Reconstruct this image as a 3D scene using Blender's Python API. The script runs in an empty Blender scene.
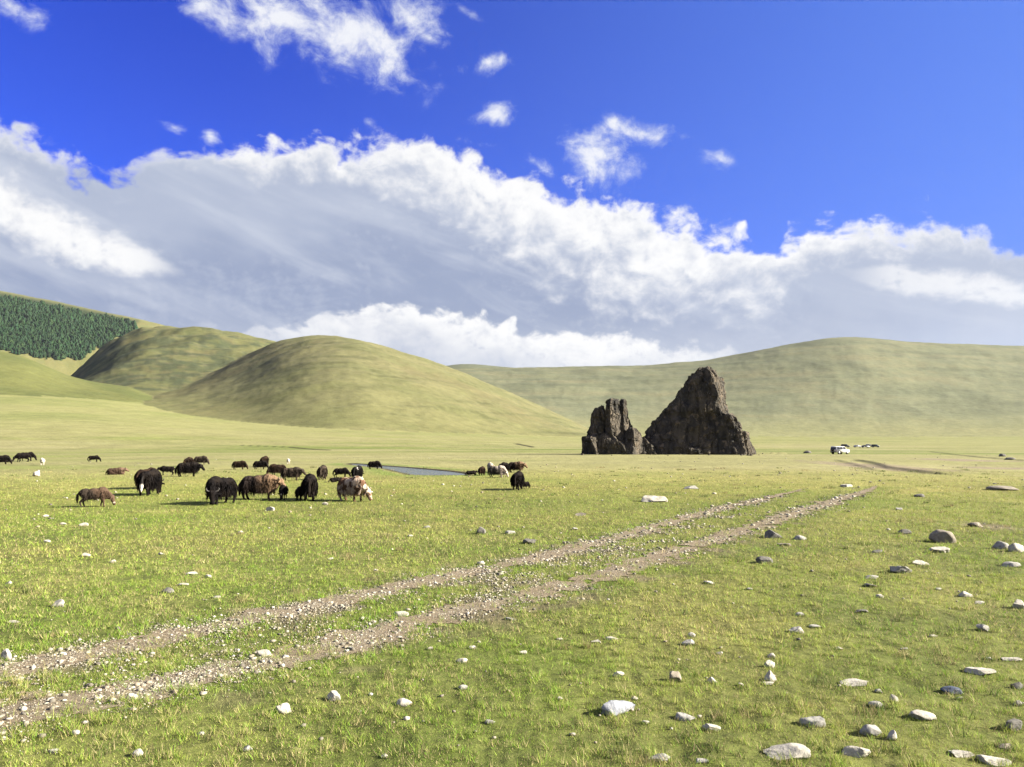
import bpy, bmesh, math, random
import numpy as np
from mathutils import Vector, Matrix, Euler

random.seed(7)
rng = np.random.default_rng(7)
scene = bpy.context.scene
C = scene.collection

# ------------------------------------------------------------------ noise
_p = np.random.default_rng(11).permutation(256)
_perm = np.concatenate([_p, _p, _p])
_ga = np.random.default_rng(12).uniform(0, 2 * np.pi, 256)
_gx, _gy = np.cos(_ga), np.sin(_ga)
_g3 = np.random.default_rng(13).normal(size=(256, 3))
_g3 /= np.linalg.norm(_g3, axis=1)[:, None]


def perlin(x, y, seed=0):
    x = np.asarray(x, float) + seed * 17.31
    y = np.asarray(y, float) + seed * 9.77
    xi = np.floor(x).astype(int); yi = np.floor(y).astype(int)
    xf = x - xi; yf = y - yi
    xi &= 255; yi &= 255
    u = xf * xf * xf * (xf * (xf * 6 - 15) + 10)
    v = yf * yf * yf * (yf * (yf * 6 - 15) + 10)

    def g(ix, iy, dx, dy):
        h = _perm[_perm[ix] + iy]
        return _gx[h] * dx + _gy[h] * dy
    a = g(xi, yi, xf, yf); b = g(xi + 1, yi, xf - 1, yf)
    c = g(xi, yi + 1, xf, yf - 1); d = g(xi + 1, yi + 1, xf - 1, yf - 1)
    return (a + u * (b - a)) * (1 - v) + (c + u * (d - c)) * v


def fbm(x, y, octv=4, seed=0, gain=0.5):
    t = 0; a = 1.0; f = 1.0; s = 0
    for k in range(octv):
        t = t + a * perlin(np.asarray(x) * f, np.asarray(y) * f, seed + k * 3)
        s += a; a *= gain; f *= 2.03
    return t / s * 1.6


def perlin3(p, seed=0):
    p = np.asarray(p, float) + np.array([seed * 7.13, seed * 3.7, seed * 11.9])
    i = np.floor(p).astype(int); f = p - i
    i &= 255
    w = f * f * f * (f * (f * 6 - 15) + 10)
    r = 0
    for cx in (0, 1):
        for cy in (0, 1):
            for cz in (0, 1):
                h = _perm[_perm[_perm[i[:, 0] + cx] + i[:, 1] + cy] + i[:, 2] + cz]
                g = _g3[h]
                d = g[:, 0] * (f[:, 0] - cx) + g[:, 1] * (f[:, 1] - cy) + g[:, 2] * (f[:, 2] - cz)
                r = r + d * (w[:, 0] if cx else 1 - w[:, 0]) * (w[:, 1] if cy else 1 - w[:, 1]) * (w[:, 2] if cz else 1 - w[:, 2])
    return r


def fbm3(p, octv=4, seed=0, gain=0.5, ridged=False):
    t = 0; a = 1.0; f = 1.0; s = 0
    for k in range(octv):
        n = perlin3(p * f, seed + k)
        if ridged:
            n = 0.5 - 2 * np.abs(n)
        t = t + a * n; s += a; a *= gain; f *= 2.07
    return t / s * 1.5


def sstep(a, b, x):
    t = np.clip((np.asarray(x, float) - a) / (b - a), 0, 1)
    return t * t * (3 - 2 * t)


# ------------------------------------------------------------------ camera geometry
W, H, F = 1024.0, 767.0, 773.0
TILT = math.atan((442 - 383.5) / F)
HC = 2.3
CAM = np.array([0.0, 0.0, HC])
FW = np.array([0, math.cos(TILT), math.sin(TILT)])
UP = np.array([0, -math.sin(TILT), math.cos(TILT)])


def ray(px, py):
    px = np.asarray(px, float); py = np.asarray(py, float)
    d = np.stack([px - 512, np.zeros_like(px), np.zeros_like(px)], -1) / F \
        + FW + ((383.5 - py) / F)[..., None] * UP
    return d


def project(P):
    P = np.asarray(P, float) - CAM
    dep = P @ FW
    return 512 + F * P[..., 0] / dep, 383.5 - F * (P @ UP) / dep, dep


# ------------------------------------------------------------------ terrain
def sil(pts, D):
    """skyline pixels -> arrays of u, crest height at distance D"""
    a = np.array(pts, float)
    d = ray(a[:, 0], a[:, 1])
    Dd = np.broadcast_to(np.asarray(D, float), a.shape[0])
    s = Dd / d[:, 1]
    return d[:, 0] / d[:, 1], HC + s * d[:, 2], Dd


def pxu(x):
    return (np.asarray(x, float) - 512) / F


FLOOR_U = pxu([-300, 0, 130, 230, 330, 450, 585, 800, 1024, 1400])
FLOOR_S = np.array([.116, .109, .086, .055, .048, .030, .0150, .0102, .0112, .012])


UG = np.linspace(-1.05, 1.05, 1625)            # about one pixel apart


def dense(u, v, sig):
    y = np.interp(UG, u, v)
    if sig:
        n = int(sig * 3); k = np.exp(-.5 * (np.arange(-n, n + 1) / sig) ** 2); k /= k.sum()
        y = np.convolve(np.pad(y, n, 'edge'), k, 'valid')
    return y


FLOOR_D = dense(FLOOR_U, FLOOR_S, 45)


def zfloor(u, Y):
    s = np.interp(u, UG, FLOOR_D)
    t = np.clip(np.minimum(Y, 1300) - 215, 0, None)
    return s * (t * t / (t + 60))


LAYERS = {}


def layer(name, pts, D, foot, power, sig=7):
    """a hill: its skyline (pixels) at distance D, rising from its foot line"""
    Dp = np.interp([p[0] for p in pts], [d[0] for d in D], [d[1] for d in D])
    u, z, d = sil(pts, Dp)
    el = dense(u, (z - HC) / d, sig)               # tangent of the elevation of the skyline
    Dd = dense(u, d, 30)
    Fd = dense(pxu([p[0] for p in foot]), np.array([p[1] for p in foot], float), 30)
    zf = zfloor(UG, Fd) - 1.5
    tgt = HC + el * Dd; zc = tgt.copy()
    t = np.linspace(0.02, 1, 60)[:, None]
    S = np.sin(np.pi / 2 * t) ** power
    for _ in range(12):
        zz = zf + (zc - zf) * S
        mx = ((zz - HC) / (Fd + t * (Dd - Fd))).max(0)
        zc = zc + np.where(el > .005, (el - mx) * Dd * .8, 0)
    LAYERS[name] = (zc, Dd, Fd, zf, power)


layer('dome', [(40, 452), (100, 412), (130, 396), (180, 380), (230, 361), (275, 343), (305, 337.5), (330, 336), (360, 340),
               (420, 358), (470, 377), (520, 397), (560, 415), (585, 428), (605, 440), (640, 455), (900, 470), (1500, 470)],
      [(40, 3000), (130, 2800), (230, 2150), (275, 1850), (330, 1520), (470, 1350), (600, 1250)], [(60, 640), (130, 640), (180, 600), (230, 560), (330, 480), (450, 520), (585, 640), (700, 680)], 1.0)
layer('shoulder', [(20, 405), (60, 386), (80, 371), (100, 352), (120, 337), (142, 328.5), (165, 326.5), (200, 329), (240, 333.5), (275, 342), (340, 370), (420, 400), (520, 440), (1500, 470)],
      [(20, 5300), (60, 4900), (100, 4200), (140, 3350), (165, 2950), (300, 2700)], [(20, 1000), (75, 960), (140, 900), (280, 900), (420, 900)], 1.1)
layer('wooded', [(-700, 270), (-200, 262), (-60, 279), (0, 291), (50, 300), (100, 311), (140, 319), (175, 328), (205, 342), (250, 370), (330, 420), (1500, 470)],
      [(0, 7600)], [(-200, 4300), (0, 4600), (60, 4800), (140, 5000), (250, 5000)], 1.0)
layer('knoll', [(-400, 330), (-100, 340), (0, 351), (25, 357), (45, 366), (70, 377), (100, 383), (130, 387), (170, 402), (240, 440), (1500, 470)],
      [(0, 1000), (130, 1150)], [(-200, 610), (0, 650), (60, 670), (130, 730)], 1.2)
layer('range', [(-600, 380), (300, 380), (400, 372), (440, 369), (470, 368), (500, 369), (540, 367), (600, 366), (650, 365), (700, 361), (750, 352), (800, 342), (830, 337.5), (860, 337),
                (900, 341), (950, 344), (1024, 346), (1150, 352), (1500, 350)],
      [(300, 2900), (860, 2600), (1024, 2800)], [(300, 1000), (450, 1000), (600, 1080), (800, 1150), (1024, 1150)], 1.2, 10)
layer('far', [(-600, 380), (380, 378), (420, 370), (450, 365), (465, 363.5), (480, 364.5), (500, 366.5), (520, 368), (560, 374), (700, 385), (1500, 380)],
      [(0, 5600)], [(300, 4200), (1024, 4200)], 1.2)
LNAMES = list(LAYERS)
GUL = dict(dome=.0018, shoulder=.004, wooded=.002, knoll=.002, range=.003, far=.003)
RGH = dict(dome=2.3, shoulder=3.6, wooded=3.0, knoll=.9, range=1.8, far=2.0)
WOB = dict(dome=.008, shoulder=.012, wooded=.008, knoll=.006, range=.0035, far=.002)

# stream outline and helpers live on the flat, in metres
def flat(px, py, z=0.0):
    d = ray(px, py)
    s = (z - HC) / d[..., 2]
    return np.stack([d[..., 0] * s, d[..., 1] * s], -1)


STREAM_PX = [(352, 463.2), (372, 464.8), (385, 465.7), (405, 467), (428, 469), (448, 470.7), (463, 472.6), (468, 474), (463, 474.8),
             (448, 475.2), (428, 475.3), (412, 474.6), (402, 472), (388, 468.6), (372, 466.6), (352, 464.6)]
STREAM = flat(*np.array(STREAM_PX, float).T)


def poly_sd(x, y, poly):
    """signed distance to polygon, negative inside"""
    x = np.asarray(x, float); y = np.asarray(y, float)
    best = np.full(x.shape, 1e18); inside = np.zeros(x.shape, bool)
    n = len(poly)
    for i in range(n):
        ax, ay = poly[i]; bx, by = poly[(i + 1) % n]
        ex, ey = bx - ax, by - ay
        t = np.clip(((x - ax) * ex + (y - ay) * ey) / (ex * ex + ey * ey + 1e-12), 0, 1)
        best = np.minimum(best, (x - ax - t * ex) ** 2 + (y - ay - t * ey) ** 2)
        c = ((ay > y) != (by > y)) & (x < (bx - ax) * (y - ay) / (by - ay + 1e-12) + ax)
        inside ^= c
    d = np.sqrt(best)
    return np.where(inside, -d, d)


def seg_d(x, y, poly):
    best = np.full(np.shape(x), 1e18); side = np.zeros(np.shape(x))
    for (ax, ay), (bx, by) in zip(poly[:-1], poly[1:]):
        ex, ey = bx - ax, by - ay
        t = np.clip(((x - ax) * ex + (y - ay) * ey) / (ex * ex + ey * ey), 0, 1)
        dx = x - ax - t * ex; dy = y - ay - t * ey
        d = dx * dx + dy * dy
        m = d < best
        best = np.where(m, d, best)
        side = np.where(m, np.sign(ex * dy - ey * dx), side)
    return np.sqrt(best) * side


# low eroded banks out on the plain: line in pixels, height
BANKS = [([(858, 460.5), (868, 462), (878, 464.5), (888, 468), (905, 470), (935, 473)], .17),
         ([(838, 460), (850, 463), (862, 466), (872, 469)], .10),
         ([(930, 451.5), (955, 454.5), (985, 457.5), (1024, 460.5), (1060, 462)], .12),
         ([(500, 446.5), (515, 447.5), (533, 448.6)], .3),
         ([(20, 447.3), (60, 447.9), (110, 448.2)], .3),
         ([(240, 448.8), (290, 449.2), (330, 450.2)], .3)]
BANK_XY = [(flat(*np.array(b, float).T), h) for b, h in BANKS]


def terrain(x, y, want_zone=False):
    x = np.asarray(x, float); y = np.asarray(y, float)
    r = np.hypot(x, y)
    th = np.arctan2(x, y)
    thc = np.clip(th, -0.80, 0.80)
    u = np.tan(thc); Y = r * np.cos(thc)
    z = zfloor(u, Y)
    zone = np.zeros(x.shape, int); tt = np.zeros(x.shape)
    wob = fbm(x / 170, y / 170, 3, 5)
    wu = u + .010 * fbm(x / 260, y / 260, 3, 6)
    gul = np.abs(perlin(wu * 8, Y / 1800, 9)) + .30 * np.abs(perlin(wu * 23, Y / 700, 10)) + .12 * np.abs(perlin(wu * 60, Y / 300, 12))
    rough = fbm(x / 48, y / 48, 4, 14, .55)
    for k, nme in enumerate(LNAMES):
        lz, ld, fd, lf, pw = LAYERS[nme]
        zc = np.interp(u, UG, lz); D = np.interp(u, UG, ld); Fd = np.interp(u, UG, fd); zf = np.interp(u, UG, lf)
        t = (Y - Fd) / (D - Fd)
        S = np.sin(np.pi / 2 * np.clip(t, 0, 1)) ** pw
        zz = zf + (zc - zf) * S
        rel = np.clip(1 - np.abs(t * 2 - 1), 0, 1)
        zz = zz + rel * wob * WOB[nme] * (D - Fd)
        zz = zz + np.clip(rel * 2.2, 0, 1) * (gul - .33) * GUL[nme] * (D - Fd) + np.clip(rel * 6, 0, 1) * rough * RGH[nme]
        over = np.clip(t - 1, 0, None)
        zz = zz - over * over * (np.abs(zc - zf) + 30) * 1.2
        zz = np.where(t < 0, -1e3, zz)
        m = zz > z
        z = np.where(m, zz, z); zone = np.where(m, k + 1, zone); tt = np.where(m, t, tt)
    back = sstep(0.9, 2.2, np.abs(th))
    z = z * (1 - 0.75 * back)
    near = 1 - sstep(150, 420, r)
    sx, sy = STREAM[:, 0].mean(), STREAM[:, 1].mean()
    near = near * (1 - .9 * np.exp(-((x - sx + 4) / 16) ** 2 - ((y - sy - 8) / 26) ** 2))
    z = z + near * (0.045 * perlin(x / 5.3, y / 5.3, 2) + 0.07 * perlin(x / 17., y / 17., 3))
    z = z + .020 * fbm(x / .6, y / .6, 2, 7) * (1 - sstep(18, 34, r))
    z = z + (1 - near) * 0.9 * fbm(x / 60, y / 60, 3, 8) * sstep(300, 700, r)
    foot = np.exp(-((y - ROCK_Y + 1.5) / 4.5) ** 2) * sstep(10, 16, x) * sstep(56, 49, x)
    z = z + foot * (.10 + .75 * fbm(x / 2.2, y / 2.6, 3, 19)).clip(-.05, .6)
    msk = (r > 40) & (r < 330) & (y > 0)
    if np.any(msk):
        xm, ym = x[msk], y[msk]
        dz = np.zeros(xm.shape)
        sd = poly_sd(xm, ym, STREAM)
        dz -= 0.42 * (1 - sstep(-0.9, 0.25, sd))
        for line, h in BANK_XY:
            s = seg_d(xm, ym, line)
            w = np.clip(1 - np.abs(s) / 9, 0, 1)
            step = sstep(-.35, .35, s)
            dz += h * (step - .35) * w * w
        z = z.copy(); z[msk] += dz
    if want_zone:
        return z, zone, tt
    return z


ROCK_Y = float(flat(668., 454.)[1])


def hit(px, py, r0=3.0, r1=6500.0, n=1500):
    d = ray(float(px), float(py))
    hd = math.hypot(d[0], d[1])
    s = np.geomspace(r0, r1, n) / hd
    P = CAM + s[:, None] * d
    dz = P[:, 2] - terrain(P[:, 0], P[:, 1])
    k = np.argmax(dz < 0)
    if dz[k] >= 0:
        k = n - 1
    k = max(k, 1)
    f = dz[k - 1] / (dz[k - 1] - dz[k] + 1e-12)
    q = P[k - 1] + (P[k] - P[k - 1]) * f
    q[2] = float(terrain(q[0:1], q[1:2])[0])
    return q


def ground_z(x, y):
    return float(terrain(np.array([x]), np.array([y]))[0])


# ------------------------------------------------------------------ object helpers
def tag(o, label=None, cat=None, group=None, kind=None):
    if label: o['label'] = label
    if cat: o['category'] = cat
    if group: o['group'] = group
    if kind: o['kind'] = kind
    return o


def link(name, me, mat=None, parent=None, smooth=True):
    o = bpy.data.objects.new(name, me)
    C.objects.link(o)
    if mat is not None and not me.materials:
        me.materials.append(mat)
    if smooth and len(me.polygons):
        me.polygons.foreach_set('use_smooth', np.ones(len(me.polygons), bool))
    if parent is not None:
        o.parent = parent
    return o


def np_mesh(name, verts, faces):
    """faces: (n,k) int array"""
    me = bpy.data.meshes.new(name)
    verts = np.ascontiguousarray(verts, np.float32); faces = np.ascontiguousarray(faces, np.int32)
    n, k = faces.shape
    me.vertices.add(len(verts)); me.vertices.foreach_set('co', verts.ravel())
    me.loops.add(n * k); me.loops.foreach_set('vertex_index', faces.ravel())
    me.polygons.add(n)
    me.polygons.foreach_set('loop_start', np.arange(0, n * k, k, dtype=np.int32))
    me.polygons.foreach_set('loop_total', np.full(n, k, np.int32))
    me.update(calc_edges=True)
    return me


def colattr(me, name, rgb):
    a = me.color_attributes.new(name, 'FLOAT_COLOR', 'POINT')
    c = np.ones((len(rgb), 4), np.float32); c[:, :3] = rgb
    a.data.foreach_set('color', c.ravel())


def bm_mesh(name, bm):
    me = bpy.data.meshes.new(name)
    bm.normal_update(); bm.to_mesh(me); bm.free()
    return me


def empty(name, loc, rz=0.0, scale=1.0):
    o = bpy.data.objects.new(name, None); C.objects.link(o)
    o.location = loc; o.rotation_euler = (0, 0, rz); o.scale = (scale,) * 3
    o.empty_display_size = 0.2
    return o


# ------------------------------------------------------------------ node expression helper
class X:
    def __init__(s, nt, sock): s.nt = nt; s.s = sock

    def _m(s, op, *a, clamp=False):
        n = s.nt.nodes.new('ShaderNodeMath'); n.operation = op; n.use_clamp = clamp
        for i, v in enumerate((s,) + a):
            if isinstance(v, X): s.nt.links.new(v.s, n.inputs[i])
            else: n.inputs[i].default_value = float(v)
        return X(s.nt, n.outputs[0])

    def __add__(s, o): return s._m('ADD', o)
    __radd__ = __add__
    def __sub__(s, o): return s._m('SUBTRACT', o)
    def __rsub__(s, o): return (s * -1) + o
    def __mul__(s, o): return s._m('MULTIPLY', o)
    __rmul__ = __mul__
    def __truediv__(s, o): return s._m('DIVIDE', o)
    def max(s, o): return s._m('MAXIMUM', o)
    def min(s, o): return s._m('MINIMUM', o)
    def pow(s, o): return s._m('POWER', o)
    def abs(s): return s._m('ABSOLUTE')
    def sqrt(s): return s._m('SQRT')
    def clamp(s): return s._m('ADD', 0, clamp=True)

    def step(s, a, b):
        n = s.nt.nodes.new('ShaderNodeMapRange'); n.interpolation_type = 'SMOOTHSTEP'
        s.nt.links.new(s.s, n.inputs['Value'])
        if a < b:
            v = (a, b, 0, 1)
        else:
            v = (b, a, 1, 0)
        for k, q in zip(('From Min', 'From Max', 'To Min', 'To Max'), v):
            n.inputs[k].default_value = q
        return X(s.nt, n.outputs[0])

    def curve(s, xs, ys, x0, x1, y0, y1):
        n = s.nt.nodes.new('ShaderNodeFloatCurve')
        t = (s - x0) * (1.0 / (x1 - x0))
        s.nt.links.new(t.s, n.inputs['Value'])
        c = n.mapping.curves[0]
        pts = sorted(((float(a) - x0) / (x1 - x0), (float(b) - y0) / (y1 - y0)) for a, b in zip(xs, ys))
        while len(c.points) < len(pts): c.points.new(0.5, 0.5)
        for p, (a, b) in zip(c.points, pts):
            p.location = (min(max(a, 0), 1), min(max(b, 0), 1)); p.handle_type = 'VECTOR'
        n.mapping.update()
        return X(s.nt, n.outputs[0]) * (y1 - y0) + y0


def comb(nt, x, y, z=0.0):
    n = nt.nodes.new('ShaderNodeCombineXYZ')
    for i, v in enumerate((x, y, z)):
        if isinstance(v, X): nt.links.new(v.s, n.inputs[i])
        else: n.inputs[i].default_value = float(v)
    return n.outputs[0]


def noise(nt, vec, scale, detail=4, rough=0.5, dist=0.0, dims='3D', ntype='FBM'):
    n = nt.nodes.new('ShaderNodeTexNoise'); n.noise_dimensions = dims
    n.noise_type = ntype
    if vec is not None: nt.links.new(vec, n.inputs['Vector'])
    n.inputs['Scale'].default_value = scale; n.inputs['Detail'].default_value = detail
    n.inputs['Roughness'].default_value = rough; n.inputs['Distortion'].default_value = dist
    return X(nt, n.outputs[0])


def voro(nt, vec, scale, detail=2, feature='SMOOTH_F1'):
    n = nt.nodes.new('ShaderNodeTexVoronoi'); n.feature = feature
    n.voronoi_dimensions = '3D'
    nt.links.new(vec, n.inputs['Vector']); n.inputs['Scale'].default_value = scale
    n.inputs['Detail'].default_value = detail
    return X(nt, n.outputs['Distance'])


def mixc(nt, f, a, b, mode='MIX'):
    n = nt.nodes.new('ShaderNodeMix'); n.data_type = 'RGBA'; n.blend_type = mode
    for key, v in (('Factor', f), ('A', a), ('B', b)):
        sk = [i for i in n.inputs if i.name == key and (i.type == ('VALUE' if key == 'Factor' else 'RGBA'))][0]
        if isinstance(v, X): nt.links.new(v.s, sk)
        elif hasattr(v, 'is_linked'): nt.links.new(v, sk)
        elif key == 'Factor': sk.default_value = v
        else: sk.default_value = (*v, 1)
    return [o for o in n.outputs if o.type == 'RGBA'][0]


def new_mat(name):
    m = bpy.data.materials.new(name); m.use_nodes = True
    nt = m.node_tree
    b = nt.nodes['Principled BSDF']
    return m, nt, b


def noisy_mat(name, c1, c2, scale, rough=0.85, detail=5, bump=0.0, bscale=None, c3=None, spec=0.3, metal=0.0, lo=.35, hi=.65):
    """two or three tones broken up by noise in object space, with bump"""
    m, nt, b = new_mat(name)
    tc = nt.nodes.new('ShaderNodeTexCoord')
    f = noise(nt, tc.outputs['Object'], scale, detail, 0.6).step(lo, hi)
    col = mixc(nt, f, c1, c2)
    if c3 is not None:
        f2 = noise(nt, tc.outputs['Object'], scale * 2.7, 4, 0.6).step(.55, .7)
        col = mixc(nt, f2, col, c3)
    nt.links.new(col, b.inputs['Base Color'])
    b.inputs['Roughness'].default_value = rough
    b.inputs['Specular IOR Level'].default_value = spec
    b.inputs['Metallic'].default_value = metal
    if bump:
        bn = nt.nodes.new('ShaderNodeBump'); bn.inputs['Strength'].default_value = 1.0
        bn.inputs['Distance'].default_value = bump
        h = noise(nt, tc.outputs['Object'], bscale or scale * 3, 6, 0.65)
        nt.links.new(h.s, bn.inputs['Height']); nt.links.new(bn.outputs[0], b.inputs['Normal'])
    return m

# ------------------------------------------------------------------ wheel ruts of the track
RUT_A_PX = [(-150, 690), (-60, 676), (0, 668), (50, 660), (84, 653), (115, 646), (157, 637.5), (209, 627), (271, 613), (340, 602.5), (392, 588), (444, 576.6), (514, 562.6), (566, 550.5),
            (618, 537), (653, 527), (680, 519.5), (703, 514), (735, 506.5), (765, 499), (803, 488.5)]
RUT_B_PX = [(-160, 752), (-60, 729), (0, 716), (52, 705), (104, 695), (157, 684.5), (209, 674), (261, 663), (340, 643.5), (392, 629), (444, 615), (497, 603.5), (549, 590.5),
            (601, 576), (654, 558), (703, 543.5), (753, 527), (795, 514.5), (832, 502.5), (857, 494), (877, 486)]


def smooth_line(px):
    w = flat(*np.array(px, float).T)
    seg = np.r_[0, np.cumsum(np.hypot(*np.diff(w, axis=0).T))]
    t = np.linspace(0, seg[-1], 900)
    x = np.interp(t, seg, w[:, 0]); y = np.interp(t, seg, w[:, 1])
    k = np.hanning(25); k /= k.sum()
    xs = np.convolve(np.pad(x, 12, 'edge'), k, 'valid'); ys = np.convolve(np.pad(y, 12, 'edge'), k, 'valid')
    return np.stack([xs, ys], 1), t


RUTS = [smooth_line(RUT_A_PX), smooth_line(RUT_B_PX)]


def rut_d(x, y):
    x = np.asarray(x, float); y = np.asarray(y, float)
    out = np.full(x.shape, 99.0)
    m = (y > 3) & (y < 45) & (np.abs(x) < 30)
    if not np.any(m):
        return out
    xm, ym = x[m], y[m]
    b = np.full(xm.shape, 99.0)
    for line, _ in RUTS:
        b = np.minimum(b, np.abs(seg_d(xm, ym, line[::30])))
    out[m] = b
    return out


# ------------------------------------------------------------------ ground colours (linear albedo)
ALB = .66
WOOD = [(-330, 285), (-280, 272), (-200, 264), (-90, 271), (-40, 281), (0, 292.5), (50, 301.5), (100, 312), (138, 320.5), (128, 330), (112, 337), (96, 345), (82, 353), (62, 355.5), (40, 353), (20, 350), (0, 345), (-40, 344), (-90, 340), (-200, 334), (-300, 318)]


def lerp(a, b, t):
    t = np.asarray(t)[..., None]
    return np.asarray(a) * (1 - t) + np.asarray(b) * t


DIRT_PX = [(868, 466, 26, 5.0), (845, 463, 14, 3.5), (905, 470, 22, 2.6), (1000, 468, 40, 1.8), (990, 527, 26, 5), (960, 460, 40, 2.0)]


def bare_by_track(x, y, rd):
    return sstep(.08, .45, fbm(x / 1.2, y / 1.2, 4, 67) - .12 * rd + .22 * np.exp(-((y - 14) / 4.5) ** 2)) * sstep(1.5, .6, rd)


def ground_colour(x, y, z, zone, tt):
    r = np.hypot(x, y)
    green = np.array([.134, .182, .026]); lush = np.array([.094, .138, .018]); dry = np.array([.290, .258, .080]); straw = np.array([.33, .27, .105])
    n1 = fbm(x / 2.3, y / 2.3, 4, 21); n2 = fbm(x / 9, y / 9, 3, 25); n3 = fbm(x / 38, y / 60, 3, 29)
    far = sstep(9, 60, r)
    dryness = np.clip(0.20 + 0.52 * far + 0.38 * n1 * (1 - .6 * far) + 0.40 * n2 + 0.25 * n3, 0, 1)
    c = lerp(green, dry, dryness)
    c = lerp(c, lush, sstep(.25, .6, -n1 + .6 * n2) * (1 - .7 * far) * .7)
    c = lerp(c, straw, sstep(.25, .75, n2 - .2 * n1) * .35 * (1 - far))
    # strip of fresher grass beside the ruts
    if np.any(r < 50):
        rd = rut_d(x, y)
        c = lerp(c, lush * 1.1, (1 - sstep(.25, 1.6, rd)) * .75 * np.clip(.6 + n1, 0, 1))
        c = lerp(c, [.20, .155, .105], bare_by_track(x, y, rd) * .85)
    # the open plain beyond
    plain = np.array([0.228, 0.220, 0.084]); plain2 = np.array([0.179, 0.198, 0.055]); plain3 = np.array([0.274, 0.255, 0.114])
    nb = fbm(x / 90, y / 30, 4, 33)
    pc = lerp(plain, plain2, sstep(.0, .5, nb)); pc = lerp(pc, plain3, sstep(.05, .5, -nb) * .6)
    band = sstep(150, 200, r) * (1 - sstep(235, 330, r)) * sstep(-.25, .35, fbm(x / 70, y / 26, 3, 37))
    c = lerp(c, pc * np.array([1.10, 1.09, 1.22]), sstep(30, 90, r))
    c = lerp(c, [0.125, 0.163, 0.034], band * .75)
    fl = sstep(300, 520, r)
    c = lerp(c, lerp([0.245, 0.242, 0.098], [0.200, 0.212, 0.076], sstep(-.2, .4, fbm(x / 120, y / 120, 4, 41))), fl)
    # hills
    hn = fbm(x / 75, y / 75, 5, 45); hs = fbm(x / 190, y / 190, 4, 47); hf = fbm(x / 22, y / 22, 3, 49)
    def put(name, a, b, d, fa=.5):
        nonlocal c
        m = zone == LNAMES.index(name) + 1
        k = lerp(a, b, sstep(-.35, .45, hn + .4 * hs))
        k = lerp(k, d, sstep(.05, .55, hf * .5 + hs) * fa)
        return m, k
    ridge = fbm(x / 34, y / 34, 4, 55, .6)
    trail = fbm(x / 160 + 2, z / 4.5, 3, 51)              # sheep walks along the contours
    m, k = put('dome', [.170, .162, .076], [.136, .138, .060], [.165, .140, .070])
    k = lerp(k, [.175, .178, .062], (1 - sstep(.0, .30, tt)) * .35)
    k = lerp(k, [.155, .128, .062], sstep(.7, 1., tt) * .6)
    k = lerp(k, [.095, .098, .042], sstep(.18, .5, trail) * .7); k = lerp(k, [.20, .185, .085], sstep(.2, .5, -trail) * .4)
    k = lerp(k, [.085, .092, .038], sstep(.15, .5, ridge) * .5)
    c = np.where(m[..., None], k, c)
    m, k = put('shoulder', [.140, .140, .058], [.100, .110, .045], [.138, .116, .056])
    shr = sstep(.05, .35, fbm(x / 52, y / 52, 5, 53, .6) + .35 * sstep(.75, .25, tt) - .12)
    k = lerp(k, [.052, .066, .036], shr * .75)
    k = lerp(k, [.175, .150, .075], sstep(.12, .5, -ridge) * .5)
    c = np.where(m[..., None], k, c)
    m, k = put('wooded', [.165, .158, .060], [.130, .138, .050], [.170, .140, .058])
    if np.any(m):
        qx, qy, _ = project(np.stack([x[m], y[m], z[m]], -1))
        inside = sstep(3, -3, poly_sd(qx + 3 * fbm(qx / 9, qy / 9, 2, 4), qy, WOOD))
        km = k[m]; k = k.copy(); k[m] = lerp(km, [.016, .030, .012], inside * .9)
    c = np.where(m[..., None], k, c)
    m, k = put('knoll', [.128, .135, .046], [.100, .114, .038], [.080, .098, .036])
    k = lerp(k, [.085, .105, .034], sstep(.55, .95, tt) * sstep(-.3, .3, hs) * .7)
    c = np.where(m[..., None], k, c)
    m, k = put('range', [.166, .172, .100], [.146, .156, .094], [.174, .170, .102], .35)
    st = fbm(x / 300 + 3, z / 13, 4, 57)
    k = lerp(k, [.080, .090, .054], sstep(.0, .4, st) * .42)
    k = lerp(k, [.185, .172, .098], sstep(.0, .4, -st) * .6)
    gr = sstep(.08, .45, fbm(x / 110, y / 280, 5, 59, .6))
    k = lerp(k, [.072, .080, .052], gr * .35)
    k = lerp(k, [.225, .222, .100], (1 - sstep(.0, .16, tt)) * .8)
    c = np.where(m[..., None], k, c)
    m, k = put('far', [.13, .14, .085], [.115, .125, .078], [.13, .135, .085])
    c = np.where(m[..., None], k, c)
    # bare earth
    msk = (r > 15) & (r < 320) & (y > 0)
    if np.any(msk):
        xm, ym = x[msk], y[msk]
        px, py, _ = project(np.stack([xm, ym, np.zeros_like(xm)], -1))
        cm = c[msk]
        e = np.zeros(xm.shape)
        for cx, cy, rx, ry in DIRT_PX:
            f0 = flat(np.array(cx, float), np.array(cy, float)); f1 = flat(np.array(cx + rx, float), np.array(cy, float)); f2 = flat(np.array(cx, float), np.array(cy - ry, float))
            ax = abs(f1[0] - f0[0]); ay = abs(f2[1] - f0[1])
            q = np.hypot((xm - f0[0]) / ax, (ym - f0[1]) / ay)
            e = np.maximum(e, sstep(1.1, .3, q + .7 * fbm(xm / (ax * .35), ym / (ay * .35), 4, 61)))
        cm = lerp(cm, [.235, .185, .135], e * .8)
        for line, h in BANK_XY:
            s = seg_d(xm, ym, line)
            cm = lerp(cm, [.045, .036, .022], sstep(1.1, .1, np.abs(s + .2)) * min(1, h * 2.6))
        sd = poly_sd(xm, ym, STREAM)
        cm = lerp(cm, [.050, .042, .026], sstep(1.0, .2, np.abs(sd + .1)))
        cm = lerp(cm, [.13, .20, .035], sstep(3.5, 1.2, sd) * sstep(.6, 1.2, sd) * .6)
        c = c.copy(); c[msk] = cm
    return c * ALB


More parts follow.
